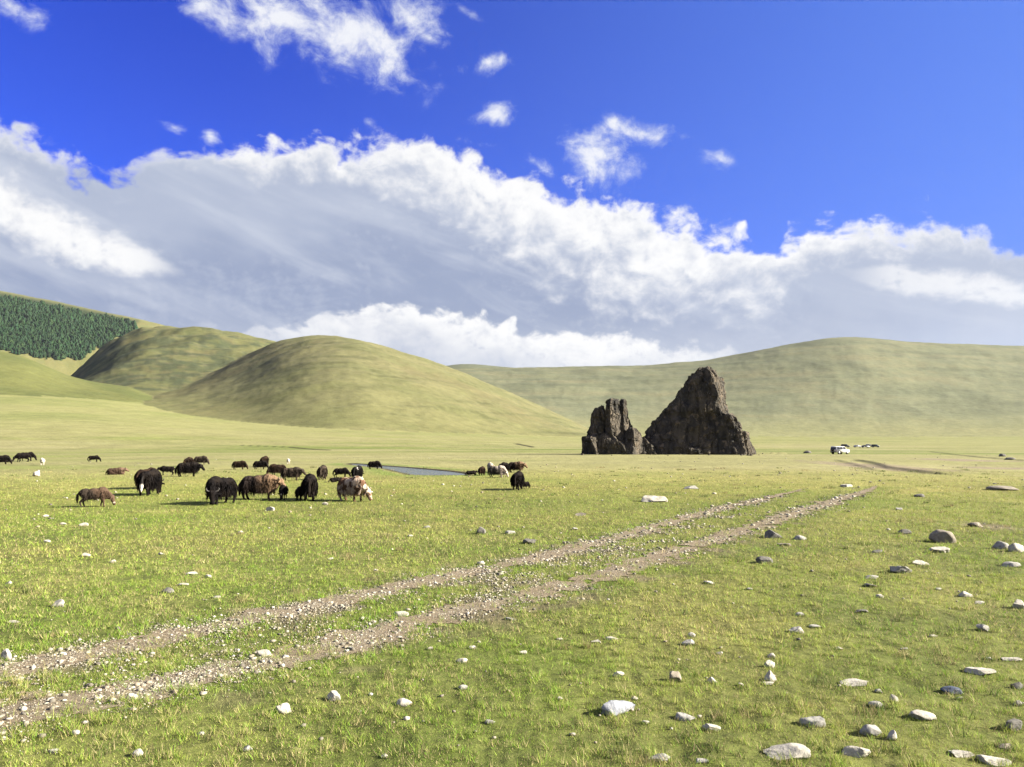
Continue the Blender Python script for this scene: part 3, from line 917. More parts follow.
# px x, px base y, px width, px height, tone, form (f flat slab, b blocky, r round, p pointed), label (or a shared label's letter)
STONES = [
    (790, 759, 44, 18, 'pale', 'f', 'largest pale slab in the near meadow, with a dark crack across it'),
    (858, 757, 30, 15, 'pale', 'b', 'pale blocky stone with one shaded end, beside the largest pale slab'),
    (619.5, 715, 36, 19, 'blue', 'b', 'large bluish white faceted rock standing alone in the near grass'),
    (660, 762, 24, 10, 'grey', 'f', 'flat grey slab just in front of the bluish white rock'),
    (814, 727, 24, 13, 'grey', 'f', 'grey flat-topped stone behind the largest pale slab'),
    (874, 736, 21, 14, 'grey', 'r', 'mottled grey rounded stone between a pale block and a pale slab'),
    (893.5, 740, 10, 11, 'pale', 'p', 'small upright stone, half white and half shaded, beside the mottled grey stone'),
    (964.5, 757, 22, 9, 'pale', 'f', 'smooth pale slab tilted down to one side near the frame corner'),
    (999, 765, 30, 12, 'pale', 'b', 'rough knobbly pale stone in the bottom right corner of the meadow'),
    (1007, 749, 15, 7, 'brown', 'f', 'low brown stone just behind the rough knobbly pale stone'),
    (1017, 731, 20, 14, 'dark', 'b', 'dark stone with a pale top at the right edge of the meadow'),
    (926.5, 721, 26, 12, 'pale', 'b', 'pale-topped thick slab with a dark underside, beyond the smooth tilted slab'),
    (954.7, 694, 21, 10, 'slate', 'r', 'dark blue-grey rounded stone lying alone in green grass'),
    (983.6, 675, 27, 9, 'pale', 'f', 'pointed white flat slab beyond the dark blue-grey stone'),
    (1014, 661, 19, 5, 'pale', 'f', 'thin pale slab level with the grass, at the right edge'),
    (990.6, 660, 8, 4, 'grey', 'f', 'tiny grey stone next to the thin pale slab at the right edge'),
    (1020, 689, 12, 8, 'dark', 'b', 'small dark stone at the right edge behind the white chip'),
    (1019.5, 706, 8, 7, 'pale', 'p', 'small white chip at the right edge of the meadow'),
    (857.6, 686, 29, 9, 'pale', 'f', 'long flat pale slab half sunk in lush dark grass'),
    (878.5, 708, 16, 8, 'grey', 'f', 'grey tilted slab in front of the long half sunk slab'),
    (895, 703, 8, 10, 'pale', 'p', 'small upright white stone beside the grey tilted slab'),
    (880, 693, 9, 5, 'grey', 'f', 'small grey stone in grass between two slabs'),
    (772, 658, 8, 6, 'pale', 'r', 'farthest and smallest of four white stones in a row'),
    (771, 668, 12, 9, 'pale', 'b', 'second farthest of four white stones in a row'),
    (772, 682, 13, 13, 'pale', 'p', 'tallest of four white stones in a row'),
    (769, 685, 12, 4, 'pale', 'f', 'nearest and flattest of four white stones in a row'),
    (713, 683, 10, 7, 'pale', 'p', 'small pale dark-edged stone between the brown cube stone and the row of four'),
    (676, 682, 14, 13, 'brown', 'b', 'brown cube-like stone with a dark shaded side beyond the bluish rock'),
    (687, 721, 21, 9, 'grey', 'f', 'flat grey stone to one side of the bluish white rock'),
    (712.7, 731, 18, 10, 'pale', 'b', 'bright white stone beside the flat grey stone'),
    (702, 763, 15, 5, 'grey', 'f', 'low grey stone at the bottom edge between two slabs'),
    (646, 724, 9, 5, 'pale', 'f', 'small pale stone at the foot of the bluish white rock'),
    (689, 646, 14, 8, 'grey', 'b', 'grey stone with a smaller one behind it, in mid meadow'),
    (692, 637, 8, 6, 'pale', 'r', 'small pale stone just behind a grey one in mid meadow'),
    (619, 677, 12, 7, 'pale', 'f', 'small pale stone in sparse grass beyond the bluish white rock'),
    (403.5, 706, 16, 9, 'pale', 'r', 'rounded white stone alone in the near grass, between the bluish rock and the track'),
    (462.5, 690, 10, 6, 'grey', 'b', 'small grey stone beyond the rounded white stone'),
    (461.5, 663, 12, 6, 'pale', 'f', 'flat white stone close to the near wheel rut'),
    (489.7, 724, 11, 6, 'grey', 'f', 'dull greyish stone in dry grass near the bottom'),
    (282, 713, 18, 11, 'pale', 'f', 'pale flat stone below the near wheel rut'),
    (333, 701, 15, 12, 'pale', 'b', 'white stone with a dark shaded side below the near wheel rut'),
    (136, 757, 11, 10, 'pale', 'r', 'rounded white stone in the lower left of the meadow'),
    (247, 751, 12, 7, 'grey', 'f', 'pale grey stone near the bottom edge, beside lush grass'),
    (51.5, 753, 12, 5, 'pale', 'f', 'pale flake in the grass below the widest part of the near rut'),
    (5, 660, 10, 13, 'pale', 'p', 'upright white stone with a dark side at the left edge, at the far rut'),
    (14, 682, 15, 6, 'pale', 'f', 'flat white stone on the grass between the ruts at the left edge'),
    (262, 657, 15, 9, 'pale', 'b', 'white block lying in the near rut where it narrows'),
    (131, 701, 10, 9, 'pale', 'b', 'white lump lying in the widest part of the near rut'),
    (74, 735, 9, 6, 'pale', 'r', 'white stone on the lower verge of the near rut'),
    (401, 616, 16, 6, 'pale', 'f', 'flat pale stone on the grass strip between the ruts'),
    (57, 607, 13, 9, 'pale', 'p', 'peaked white stone left of the track'),
    (166, 593, 13, 7, 'dark', 'b', 'dark stone with a white top beyond the far rut'),
    (190, 575, 12, 4, 'pale', 'f', 'white flake lying farther back than the dark stone with a white top'),
    (208, 578, 8, 4, 'pale', 'f', 'white chip at one end of a scatter of three flakes'),
    (182, 586, 12, 4, 'pale', 'f', 'pale flake lying between the dark white-topped stone and the other flakes'),
    (84.6, 557, 10, 5, 'pale', 'b', 'white stone in pale grass below the brown grazing yak'),
    (481, 534, 10, 9, 'dark', 'p', 'upright dark stone with a white side below the herd by the stream'),
    (529.7, 544, 14, 6, 'dark', 'f', 'low dark brown stone beyond the far rut'),
    (510.5, 534, 11, 4, 'grey', 'f', 'flat grey stone between the upright dark stone and the low brown one'),
    (581, 516, 11, 4, 'brown', 'f', 'flat brown stone beyond the far rut'),
    (511, 620, 13, 4, 'grey', 'f', 'flat grey stone just below the near rut'),
    (612.5, 640, 13, 4, 'pale', 'f', 'flat white stone in mid meadow with a smaller chip beside it'),
    (596, 643, 10, 4, 'pale', 'f', 'small white chip beside the flat white stone in mid meadow'),
    (523, 654, 8, 4, 'pale', 'f', 'tiny white stone in open grass below the near rut'),
    (472, 649, 8, 4, 'pale', 'f', 'small white stone in open grass behind the flat white one by the rut'),
    (655, 502, 27, 8, 'pale', 'f', 'wide pale slab lying beyond the far rut, below the cliffs'),
    (691, 489, 16, 4, 'grey', 'f', 'long low grey stone beyond the far rut, behind the wide pale slab'),
    (848, 487, 12, 3.5, 'pale', 'f', 'pale stone where the track fades out'),
    (775, 538, 21, 10, 'dark', 'b', 'dark grey block beside the near rut'),
    (801.5, 540, 13, 6, 'grey', 'r', 'rounded grey stone next to the dark grey block'),
    (785.5, 546, 14, 4, 'brown', 'f', 'flat brown stone in front of the dark grey block'),
    (766, 563, 17, 9, 'dark', 'r', 'dark rounded stone nearer than the dark grey block'),
    (946, 543, 26, 16, 'brown', 'r', 'big rounded grey-brown boulder in the meadow'),
    (942, 553, 20, 8, 'pale', 'f', 'pale-topped stone just in front of the big rounded boulder'),
    (1004, 549, 16, 10, 'grey', 'r', 'grey rounded stone beyond the pale flat ones, near the right edge'),
    (1019, 552, 15, 11, 'pale', 'b', 'pale blocky stone at the right edge beside a grey rounded one'),
    (979, 527, 17, 6, 'brown', 'f', 'low brown stone in bare ground beyond the big boulder'),
    (906, 534, 13, 6, 'dark', 'r', 'small dark stone behind the big rounded boulder'),
    (903, 573, 21, 10, 'grey', 'b', 'grey stone with a shaded side, nearer than the big rounded boulder'),
    (923, 565, 18, 6, 'pale', 'f', 'flat pale stone just behind the grey stone with the shaded side'),
    (1014, 567, 21, 7, 'grey', 'f', 'long flat grey stone near the right edge'),
    (873, 579, 15, 5, 'grey', 'f', 'flat grey stone to the track side of the shaded grey stone'),
    (871.5, 587, 13, 5, 'dark', 'f', 'flat dark stone in front of a flat grey one'),
    (881, 598, 11, 5, 'pale', 'b', 'small white stone in the open right meadow'),
    (878, 553, 13, 4, 'dark', 'f', 'low dark stone between the near rut and the big rounded boulder'),
    (968, 597, 14, 7, 'pale', 'b', 'pale stone with a trailing smaller one, in the right meadow'),
    (981, 604, 11, 4, 'pale', 'f', 'small pale stone trailing behind another pale stone'),
    (1021, 609, 13, 11, 'pale', 'b', 'bright white block at the right edge of the meadow'),
    (862, 613, 15, 5, 'dark', 'f', 'low dark stone in the open right meadow'),
    (984.6, 631, 12, 8, 'grey', 'b', 'grey stone standing clear in the right meadow'),
    (934, 637, 10, 4, 'pale', 'f', 'small white flake in the right meadow'),
    (797.7, 633, 15, 9, 'pale', 'f', 'tilted white stone in mid meadow above the row of four'),
    (817.5, 628, 15, 4, 'grey', 'f', 'thin grey slab level with the grass beside the tilted white stone'),
    (800, 616, 10, 5, 'grey', 'r', 'speckled grey stone beyond the tilted white stone'),
    (710, 584, 11, 4, 'pale', 'f', 'small pale stone just below the near rut'),
    (270, 511, 9, 5.5, 'pale', 'b', 'white stone lying in front of the large brown yak'),
    (325, 505, 6, 3.5, 'pale', 'b', 'small white stone in front of the two black yaks seen from behind'),
    (1003.5, 456.5, 7, 3.4, 'dark', 'r', 'dark boulder out on the plain, the farther of two'),
    (1012, 459.8, 10, 3.2, 'dark', 'r', 'dark boulder out on the plain, the nearer of two'),
    (1008, 490.5, 30, 6, 'brown', 'r', 'long low earthy boulder half grown over at the right edge of the plain'),
    (808, 453.2, 8, 3, 'dark', 'r', 'dark low boulder between the cliffs and the white vehicle'),
    (921, 497, 10, 4, 'dark', 'r', 'dark boulder on the plain behind the meadow stones'),
]
for (x, y, w_, h_, tone) in ((45, 517, 6, 3, 'pale'), (46, 543, 7, 4, 'pale'), (7, 585, 7, 5, 'pale'), (112, 563, 7, 4, 'pale'), (83, 526, 8, 4, 'pale'), (216, 598, 9, 3, 'pale'), (12, 623, 12, 3, 'pale'),
                             (426, 528, 8, 3, 'grey'), (410, 537, 6, 3, 'pale'), (384, 758, 7, 5, 'pale'), (741, 686, 6, 4, 'pale'), (481, 565, 8, 5, 'pale'), (240, 533, 6, 3, 'pale'), (62, 525, 7, 3, 'pale'),
                             (160, 555, 7, 3, 'pale'), (330, 560, 6, 3, 'pale'), (560, 640, 7, 3, 'pale'), (560, 700, 7, 4, 'pale'), (750, 590, 7, 3, 'grey'), (840, 650, 7, 4, 'pale'), (940, 590, 7, 3, 'pale'), (960, 700, 7, 4, 'pale'),
                             (905, 650, 7, 3, 'grey'), (635, 700, 7, 4, 'pale'), (720, 655, 7, 4, 'pale'), (350, 650, 7, 4, 'grey'), (430, 650, 6, 4, 'pale'), (200, 735, 8, 4, 'pale'), (575, 530, 6, 3, 'grey'), (900, 510, 7, 3, 'grey')):
    STONES.append((x, y, w_, h_, tone, 'f', None))


def build_stones():
    g = np.random.default_rng(53)
    for (px, py, w, h, tone, form, label) in STONES:
        q = hit(px, py)
        dep = project(q)[2]
        m = dep / F
        W_, H_ = w * m, h * m
        big = w > 16
        v, f = (ICO4 if big else ICO3)
        v = facet(v, g, {'f': 9, 'b': 11, 'r': 22, 'p': 10}[form], .42 if form != 'r' else .72, .82 if form != 'r' else .95)
        if form == 'p':
            v[:, :2] *= (1 - .25 * np.clip(v[:, 2:3], -.2, 1))
        v = v + (v / (np.linalg.norm(v, axis=1)[:, None] + 1e-6)) * (fbm3(v * 2.2 + g.uniform(0, 50, 3), 4, 3) * (.17 if form != 'r' else .09))[:, None]
        a = g.uniform(-.5, .5)
        v = v @ np.array([[math.cos(a), -math.sin(a), 0], [math.sin(a), math.cos(a), 0], [0, 0, 1]])
        # the depression angle shows some of a flat top: take that out of the pixel height
        dpr = math.atan2(HC - q[2], dep)
        depth = W_ * {'f': .75, 'b': .7, 'r': .8, 'p': .7}[form]
        hz = max(H_ / math.cos(dpr) - depth * math.sin(dpr) * .75, H_ * .42)
        ext = v.max(0) - v.min(0)
        v = (v - (v.max(0) + v.min(0)) / 2) / ext * np.array([W_, depth, hz * 1.35])
        v[:, 2] += hz * 1.35 / 2 - hz * .46
        if form == 'f':
            v[:, 2] += v[:, 0] * g.uniform(-.12, .12)
        me = np_mesh('stone', v, f)
        o = link('stone', me, TONES[tone], smooth=False)
        me.set_sharp_from_angle(angle=math.radians(32))
        me.polygons.foreach_set('use_smooth', np.ones(len(me.polygons), bool))
        x, y = q[0], q[1] + depth * .35
        o.location = (x, y, ground_z(x, y) - .01 * hz)
        STONE_SPOTS.append((x, y, min(W_, depth) / 2 * .8))
        if label:
            tag(o, label, 'stone', 'stones lying on the meadow')
        else:
            tag(o, 'tiny pale or grey stone, one of many thumb-high bits in the grass', 'stone', 'tiny stones in the grass')


build_stones()
build_grass()

# ------------------------------------------------------------------ cliffs: two rocky outcrops on the plain
def rock_loft(rows, depth, z0px, D, g, amp=.55, seed=0, back=.5, arete=True):
    """rows: (py, left px, arete px, right px) from the top down. Plan of every ring is a wedge whose edge turns to the viewer."""
    rows = sorted(rows)
    py = np.array([r[0] for r in rows], float)
    yy = np.linspace(py[0], py[-1], 110)
    L = np.interp(yy, py, [r[1] for r in rows]); A = np.interp(yy, py, [r[2] for r in rows]); R = np.interp(yy, py, [r[3] for r in rows])
    m = D / F
    def wx(p): return (p - 512) * m
    z = (z0px - yy) * m - .6
    rings = []
    nseg = 150
    for k in range(len(yy)):
        xl, xa, xr = wx(L[k]), wx(A[k]), wx(R[k]); w = xr - xl
        dp = depth * (w ** .75)
        pts = np.array([[xl, .12 * dp], [xl + .35 * (xa - xl), -.16 * dp], [xa, -.42 * dp], [xa + .55 * (xr - xa), -.08 * dp], [xr, .22 * dp], [xl + .75 * w, back * dp], [xl + .3 * w, back * dp * .95]])
        cl = np.vstack([pts, pts[:1]])
        s = np.r_[0, np.cumsum(np.hypot(*np.diff(cl, axis=0).T))]
        t = np.linspace(0, s[-1], nseg, endpoint=False)
        rings.append(np.stack([np.interp(t, s, cl[:, 0]), np.interp(t, s, cl[:, 1]), np.full(nseg, z[k])], 1))
    V = np.array(rings)                       # ring, seg, xyz
    cen = V.mean(1, keepdims=True)
    n = V - cen; n[:, :, 2] = .0
    n /= np.linalg.norm(n, axis=2)[..., None] + 1e-6
    P = V.reshape(-1, 3)
    stretched = P * np.array([1, 1, .35])
    d = fbm3(stretched / 2.2, 6, 100 + seed, .62, ridged=True) * amp * 1.5 + fbm3(P / 6.0, 3, 140 + seed) * amp * .9
    # blocky joints
    bl = perlin3(np.floor(stretched * np.array([.9, .9, 2.2]) + .5 * fbm3(P / 3, 2, 150)[:, None]) * .731 + .37, 170 + seed) * amp * 1.6
    d = d + bl
    w = np.hypot(*(V - cen)[:, :, :2].reshape(-1, 2).T)
    d = np.clip(d, -.4 * w, .35 * w + .3)
    P = P + n.reshape(-1, 3) * d[:, None]
    P[:, 2] += fbm3(P * np.array([1, 1, .5]) / 1.1, 4, 190 + seed) * amp * .7
    hf = np.repeat(np.linspace(1, 0, len(yy)) ** 3, nseg)
    P[:, 2] += hf * perlin3(P * np.array([.9, .9, .0]) + 3.3, 210 + seed) * amp * 2.8
    nr = len(yy)
    i = np.arange(nr - 1)[:, None] * nseg; j = np.arange(nseg)[None, :]; j2 = (j + 1) % nseg
    Fq = np.stack([i + j, i + nseg + j, i + nseg + j2, i + j2], -1).reshape(-1, 4)
    # cap
    top = P[:nseg].mean(0) + np.array([0, 0, .25])
    P = np.vstack([P, top]); c = len(P) - 1
    cap = np.stack([np.full(nseg, c), np.arange(nseg), (np.arange(nseg) + 1) % nseg], 1)
    tri = np.vstack([Fq[:, [0, 1, 2]], Fq[:, [0, 2, 3]], cap])
    return P, tri


def rock_material():
    m, nt, b = new_mat('cliff_rock')
    tc = nt.nodes.new('ShaderNodeTexCoord')
    mp = nt.nodes.new('ShaderNodeMapping'); mp.inputs['Scale'].default_value = (1, 1, .4); nt.links.new(tc.outputs['Object'], mp.inputs[0])
    n1 = noise(nt, mp.outputs[0], .55, 7, .65); n2 = noise(nt, mp.outputs[0], 2.2, 6, .7); n3 = noise(nt, tc.outputs['Object'], .9, 5, .6)
    col = mixc(nt, n1.step(.36, .64), (.040, .038, .033), (.110, .092, .068))
    col = mixc(nt, n2.step(.52, .66) * .75, col, (.022, .021, .019))
    col = mixc(nt, n3.step(.56, .66) * .6, col, (.22, .17, .115))
    nt.links.new(col, b.inputs['Base Color']); b.inputs['Roughness'].default_value = .92; b.inputs['Specular IOR Level'].default_value = .15
    bp = nt.nodes.new('ShaderNodeBump'); bp.inputs['Distance'].default_value = .7
    vc = nt.nodes.new('ShaderNodeTexVoronoi'); vc.feature = 'DISTANCE_TO_EDGE'; vc.inputs['Scale'].default_value = .55
    wp = nt.nodes.new('ShaderNodeVectorMath'); wp.operation = 'MULTIPLY_ADD'
    nw = nt.nodes.new('ShaderNodeTexNoise'); nw.inputs['Scale'].default_value = .8; nw.inputs['Detail'].default_value = 4; nt.links.new(tc.outputs['Object'], nw.inputs['Vector'])
    nt.links.new(nw.outputs['Color'], wp.inputs[0]); wp.inputs[1].default_value = (1.6, 1.6, 1.0); nt.links.new(mp.outputs[0], wp.inputs[2]); nt.links.new(wp.outputs[0], vc.inputs['Vector'])
    crack = X(nt, vc.outputs['Distance']).step(.0, .10)
    nt.links.new((n2 + n1 + crack * .9).s, bp.inputs['Height']); nt.links.new(bp.outputs[0], b.inputs['Normal'])
    return m


def build_cliffs():
    g = np.random.default_rng(5)
    base_px = 454.0
    q = hit(668, base_px)
    D = float(q[1])
    mt = rock_material()
    big = [(365.5, 702, 705, 711), (368, 696, 708, 716), (374, 690, 710, 722), (380, 687, 711, 725.5), (388, 683, 712, 727), (395, 678, 713, 727.5), (403, 670, 714, 728), (410, 664, 716, 729), (413, 661.5, 726, 733),
           (418, 657, 731, 736), (425, 651, 734, 741), (433, 645, 733, 746), (440, 637, 733, 750), (445, 629, 733, 752), (449, 624, 733, 754), (455.5, 620, 733, 755)]
    V, T = rock_loft(big, 1.15, base_px, D, g, .52, 0)
    # dark buttress at the foot of the ledge, and blocks at its right foot
    for rows, sd in (([(411.5, 722, 728, 732), (418, 719, 731, 737), (430, 717, 734, 742), (445, 715, 737, 746), (455.5, 714, 738, 748)], 21),
                     ([(429, 741, 744, 746), (438, 738, 745, 750), (447, 736, 746, 754), (455.5, 735, 747, 756)], 22)):
        v2, t2 = rock_loft(rows, .9, base_px, D - 3.0, g, .42, sd)
        v2[:, 1] -= 3.0
        T = np.vstack([T, t2 + len(V)]); V = np.vstack([V, v2])
    o = link('rock_outcrop', np_mesh('rock_outcrop', V, T), mt, smooth=False)
    o.location = (0, D, q[2] )
    tag(o, 'great dark cliff rising to a leaning peak with one sunlit brown edge', 'rock', 'rocky outcrops on the plain')
    V = None
    for rows, dep, off, sd in (
            ([(404, 600, 601.5, 604), (407, 597, 600, 605.5), (411, 592.5, 600, 607), (416, 590.5, 600, 608), (425, 589, 600, 609), (434, 587, 600, 609), (444, 584, 600, 611), (455.5, 582, 600, 612)], 1.1, 0, 1),
            ([(397, 609, 611, 618), (400, 608, 610.5, 622), (406, 607, 610, 625.5), (415, 606, 610, 627), (425, 605, 611, 630), (435, 604, 612, 635), (445, 603, 614, 640), (455.5, 602, 615, 643)], 1.05, -.6, 2),
            ([(397.5, 622, 623.5, 626), (402, 620.5, 623, 627), (415, 618, 623, 628.5), (425, 615, 623, 631), (438, 613, 624, 636), (455.5, 611, 626, 640)], 1.0, -.2, 3),
            ([(426, 626, 630, 634), (430, 625, 631, 639), (436, 622, 631, 640.5), (444, 612, 630, 642), (455.5, 602, 628, 648)], 1.0, -2.0, 4),
            ([(433.5, 585, 589, 597), (438, 582.5, 590, 602), (446, 582.3, 594, 607), (455.5, 581.8, 596, 612)], 1.1, -1.5, 5),
            ([(435, 634, 642, 648), (439, 626, 645, 652), (446, 612, 650, 658), (455.5, 598, 655, 664)], .9, -.6, 6),
            ([(433, 596, 612, 622), (436, 590, 614, 627), (441, 586, 618, 633), (447, 584, 622, 638), (455.5, 583, 626, 644)], .9, -1.2, 7)):
        v2, t2 = rock_loft(rows, dep, base_px, D, g, .40, 30 + sd)
        v2[:, 1] += off
        if V is None: V, T = v2, t2
        else:
            T = np.vstack([T, t2 + len(V)]); V = np.vstack([V, v2])
    o = link('rock_outcrop', np_mesh('rock_outcrop', V, T), mt, smooth=False)
    o.location = (0, D, q[2])
    tag(o, 'smaller jagged outcrop of brown pinnacles beside the great cliff', 'rock', 'rocky outcrops on the plain')


def build_scree():
    g = np.random.default_rng(71)
    for k in range(26):
        px = g.choice([g.uniform(738, 766), g.uniform(586, 740), g.uniform(574, 590)], p=[.5, .35, .15]); py = g.uniform(453.6, 456.2)
        q = hit(px, py); m = q[1] / F
        v, f = ICO2
        v = facet(v, g, 10, .5, .85) * np.array([g.uniform(.9, 1.5), 1, g.uniform(.6, 1.0)]) * m * g.uniform(.7, 2.2) * .8
        v[:, 2] += .15 * m
        o = link('fallen_block', np_mesh('fallen_block', v, f), bpy.data.materials['cliff_rock'], smooth=False)
        o.location = tuple(q)
        tag(o, 'small broken rock block lying at the foot of the dark cliffs', 'rock', 'broken blocks below the cliffs')


build_cliffs()
build_scree()


# ------------------------------------------------------------------ the wood on the far slope
def build_forest():
    g = np.random.default_rng(61)
    poly = WOOD
    P = []
    xs = np.r_[g.uniform(-20, 138, 11500), g.uniform(-330, -20, 7000)]; ys = g.uniform(262, 356, 18500)
    e = 9 * fbm(xs / 12, ys / 12, 4, 3)
    ok = poly_sd(xs + e, ys + e * .7, poly) < 0
    for px, py in list(zip(xs[ok], ys[ok]))[:9000]:
        q = hit(px, py + 5, 3500, 7900, 500)
        P.append(q)
    P = np.array(P)
    V, Fc, Cc = [], [], []
    nseg = 7; base = 0
    for q in P:
        h = g.choice([1, 1, 1, 1.35]) * g.uniform(1.8, 4.4) * q[1] / F * (1.0 if g.random() < .9 else 1.2); rad = h * g.uniform(.36, .58)
        rings = [(0.0, .10), (.10, 1.0), (.34, .62), (.36, .80), (.60, .40), (.62, .54), (.84, .17), (.86, .24)]
        c = np.array([.016, .038, .015]) * g.uniform(.6, 1.5) * np.array([g.uniform(.85, 1.3), 1, g.uniform(.8, 1.2)])
        a0 = g.uniform(0, 6)
        for zf, rf in rings:
            a = a0 + np.arange(nseg) * 2 * np.pi / nseg
            r = rad * rf * g.uniform(.72, 1.25, nseg)
            V.append(np.stack([q[0] + r * np.cos(a), q[1] + r * np.sin(a), np.full(nseg, q[2] - .3 + zf * h) + g.uniform(-.03, .03, nseg) * h], 1))
        V.append(np.array([[q[0], q[1], q[2] + h]]))
        nr = len(rings)
        i = base + np.arange(nr - 1)[:, None] * nseg; j = np.arange(nseg)[None]; j2 = (j + 1) % nseg
        Fc.append(np.stack([i + j, i + j2, i + nseg + j2], -1).reshape(-1, 3)); Fc.append(np.stack([i + j, i + nseg + j2, i + nseg + j], -1).reshape(-1, 3))
        t = base + nr * nseg; l = base + (nr - 1) * nseg
        Fc.append(np.stack([l + np.arange(nseg), l + (np.arange(nseg) + 1) % nseg, np.full(nseg, t)], 1))
        Cc.append(np.repeat(c[None], nr * nseg + 1, 0)); base = t + 1
    me = np_mesh('forest', np.vstack(V), np.vstack(Fc))
    colattr(me, 'tint', np.vstack(Cc))
    m, nt, b = new_mat('larch_foliage')
    at = nt.nodes.new('ShaderNodeAttribute'); at.attribute_name = 'tint'
    geo = nt.nodes.new('ShaderNodeNewGeometry')
    f = noise(nt, geo.outputs['Position'], .15, 3, .6)
    nt.links.new(mixc(nt, f.step(.35, .65) * .5, at.outputs['Color'], (.012, .021, .009)), b.inputs['Base Color'])
    b.inputs['Roughness'].default_value = .9; b.inputs['Specular IOR Level'].default_value = .1
    o = link('forest', me, m, smooth=False)
    tag(o, 'dense dark conifer wood covering the far hillside', 'forest', kind='stuff')


build_forest()

# ------------------------------------------------------------------ animals
def coat_mat(name, c1, c2, scale=1.6, lo=.4, hi=.6, c3=None, rough=.9):
    m = noisy_mat(name, c1, c2, scale, rough=rough, bump=.03, bscale=26, c3=c3, lo=lo, hi=hi, spec=.06)
    b = m.node_tree.nodes['Principled BSDF']
    b.inputs['Sheen Weight'].default_value = .0; b.inputs['Sheen Roughness'].default_value = .5
    return m


def graded_coat(name, rear, front, pale=None):
    """darker behind, browner towards the shoulders"""
    m, nt, b = new_mat(name)
    tc = nt.nodes.new('ShaderNodeTexCoord'); sp = nt.nodes.new('ShaderNodeSeparateXYZ'); nt.links.new(tc.outputs['Object'], sp.inputs[0])
    x = X(nt, sp.outputs[0]); z = X(nt, sp.outputs[2])
    n = noise(nt, tc.outputs['Object'], 3.0, 5, .65)
    f = (x + (n - .5) * 1.1 + (z - .8) * .5).step(-.25, .45)
    col = mixc(nt, f, rear, front)
    if pale is not None:
        col = mixc(nt, (x + z * .2 + (n - .5) * .8).step(.55, .95) * .6, col, pale)
    nt.links.new(col, b.inputs['Base Color']); b.inputs['Roughness'].default_value = .8; b.inputs['Specular IOR Level'].default_value = .15
    bp = nt.nodes.new('ShaderNodeBump'); bp.inputs['Distance'].default_value = .03
    nt.links.new(noise(nt, tc.outputs['Object'], 28, 5, .6).s, bp.inputs['Height']); nt.links.new(bp.outputs[0], b.inputs['Normal'])
    return m


COATS = {
    'black': coat_mat('black_hair', (0.006, 0.005, 0.005), (0.012, 0.009, 0.007)),
    'dark': coat_mat('dark_brown_hair', (0.012, 0.008, 0.006), (0.027, 0.016, 0.010)),
    'brown': graded_coat('brown_hair', (0.028, 0.020, 0.014), (0.070, 0.043, 0.027)),
    'twotone': graded_coat('two_tone_hair', (0.014, 0.009, 0.007), (0.092, 0.058, 0.034), (0.195, 0.125, 0.070)),
    'russet': graded_coat('russet_hair', (0.035, 0.020, 0.012), (0.064, 0.040, 0.025), (0.148, 0.094, 0.062)),
    'grey': coat_mat('grey_brown_hair', (0.019, 0.015, 0.012), (0.051, 0.039, 0.028), 3.0),
    'pied': coat_mat('pied_hair', (0.359, 0.281, 0.211), (0.101, 0.056, 0.033), 2.6, .47, .53, c3=(0.234, 0.156, 0.109)),
    'greypied': graded_coat('grey_and_white_hair', (0.039, 0.034, 0.028), (0.328, 0.273, 0.226)),
    'blackpied': coat_mat('black_and_white_hair', (0.010, 0.009, 0.008), (0.468, 0.437, 0.390), 1.3, .60, .64),
    'cream': coat_mat('cream_hair', (0.390, 0.343, 0.273), (0.312, 0.265, 0.203)),
    'wool': coat_mat('sheep_wool', (0.390, 0.359, 0.296), (0.296, 0.265, 0.218), 5.0),
}
WHITE_HAIR = graded_coat('white_tipped_hair', (.012, .010, .009), (.012, .010, .009))


def white_tip(m):
    nt = m.node_tree; b = nt.nodes['Principled BSDF']
    tc = nt.nodes.new('ShaderNodeTexCoord'); sp = nt.nodes.new('ShaderNodeSeparateXYZ'); nt.links.new(tc.outputs['Object'], sp.inputs[0])
    f = (X(nt, sp.outputs[2]) + (noise(nt, tc.outputs['Object'], 9, 3) - .5) * .2).step(.66, .52)
    nt.links.new(mixc(nt, f, (.012, .010, .009), (.50, .46, .40)), b.inputs['Base Color'])


white_tip(WHITE_HAIR)
HORN = noisy_mat('horn', (.045, .038, .032), (.02, .018, .016), 8, rough=.5, spec=.5)
EYE = noisy_mat('eye', (.006, .005, .004), (.012, .01, .008), 20, rough=.15, spec=.6)


def ball(bm, c, r, rot=None):
    m = Matrix.Translation(c) @ (rot.to_4x4() if rot is not None else Matrix.Identity(4)) @ Matrix.Diagonal((*r, 1))
    bmesh.ops.create_icosphere(bm, subdivisions=3, radius=1.0, matrix=m)


def limb(bm, a, b, ra, rb):
    """tapered capsule between two joints, hull of two balls"""
    t = bmesh.new()
    for c, r in ((a, ra), (b, rb)):
        if not isinstance(r, tuple): r = (r, r, r)
        bmesh.ops.create_icosphere(t, subdivisions=2, radius=1.0, matrix=Matrix.Translation(c) @ Matrix.Diagonal((*r, 1)))
    h = bmesh.ops.convex_hull(t, input=t.verts[:])
    dead = [e for e in h['geom_interior'] + h['geom_unused'] if isinstance(e, bmesh.types.BMVert)]
    bmesh.ops.delete(t, geom=list(set(dead)), context='VERTS')
    me = bpy.data.meshes.new('limb'); t.to_mesh(me); t.free()
    bm.from_mesh(me); bpy.data.meshes.remove(me)


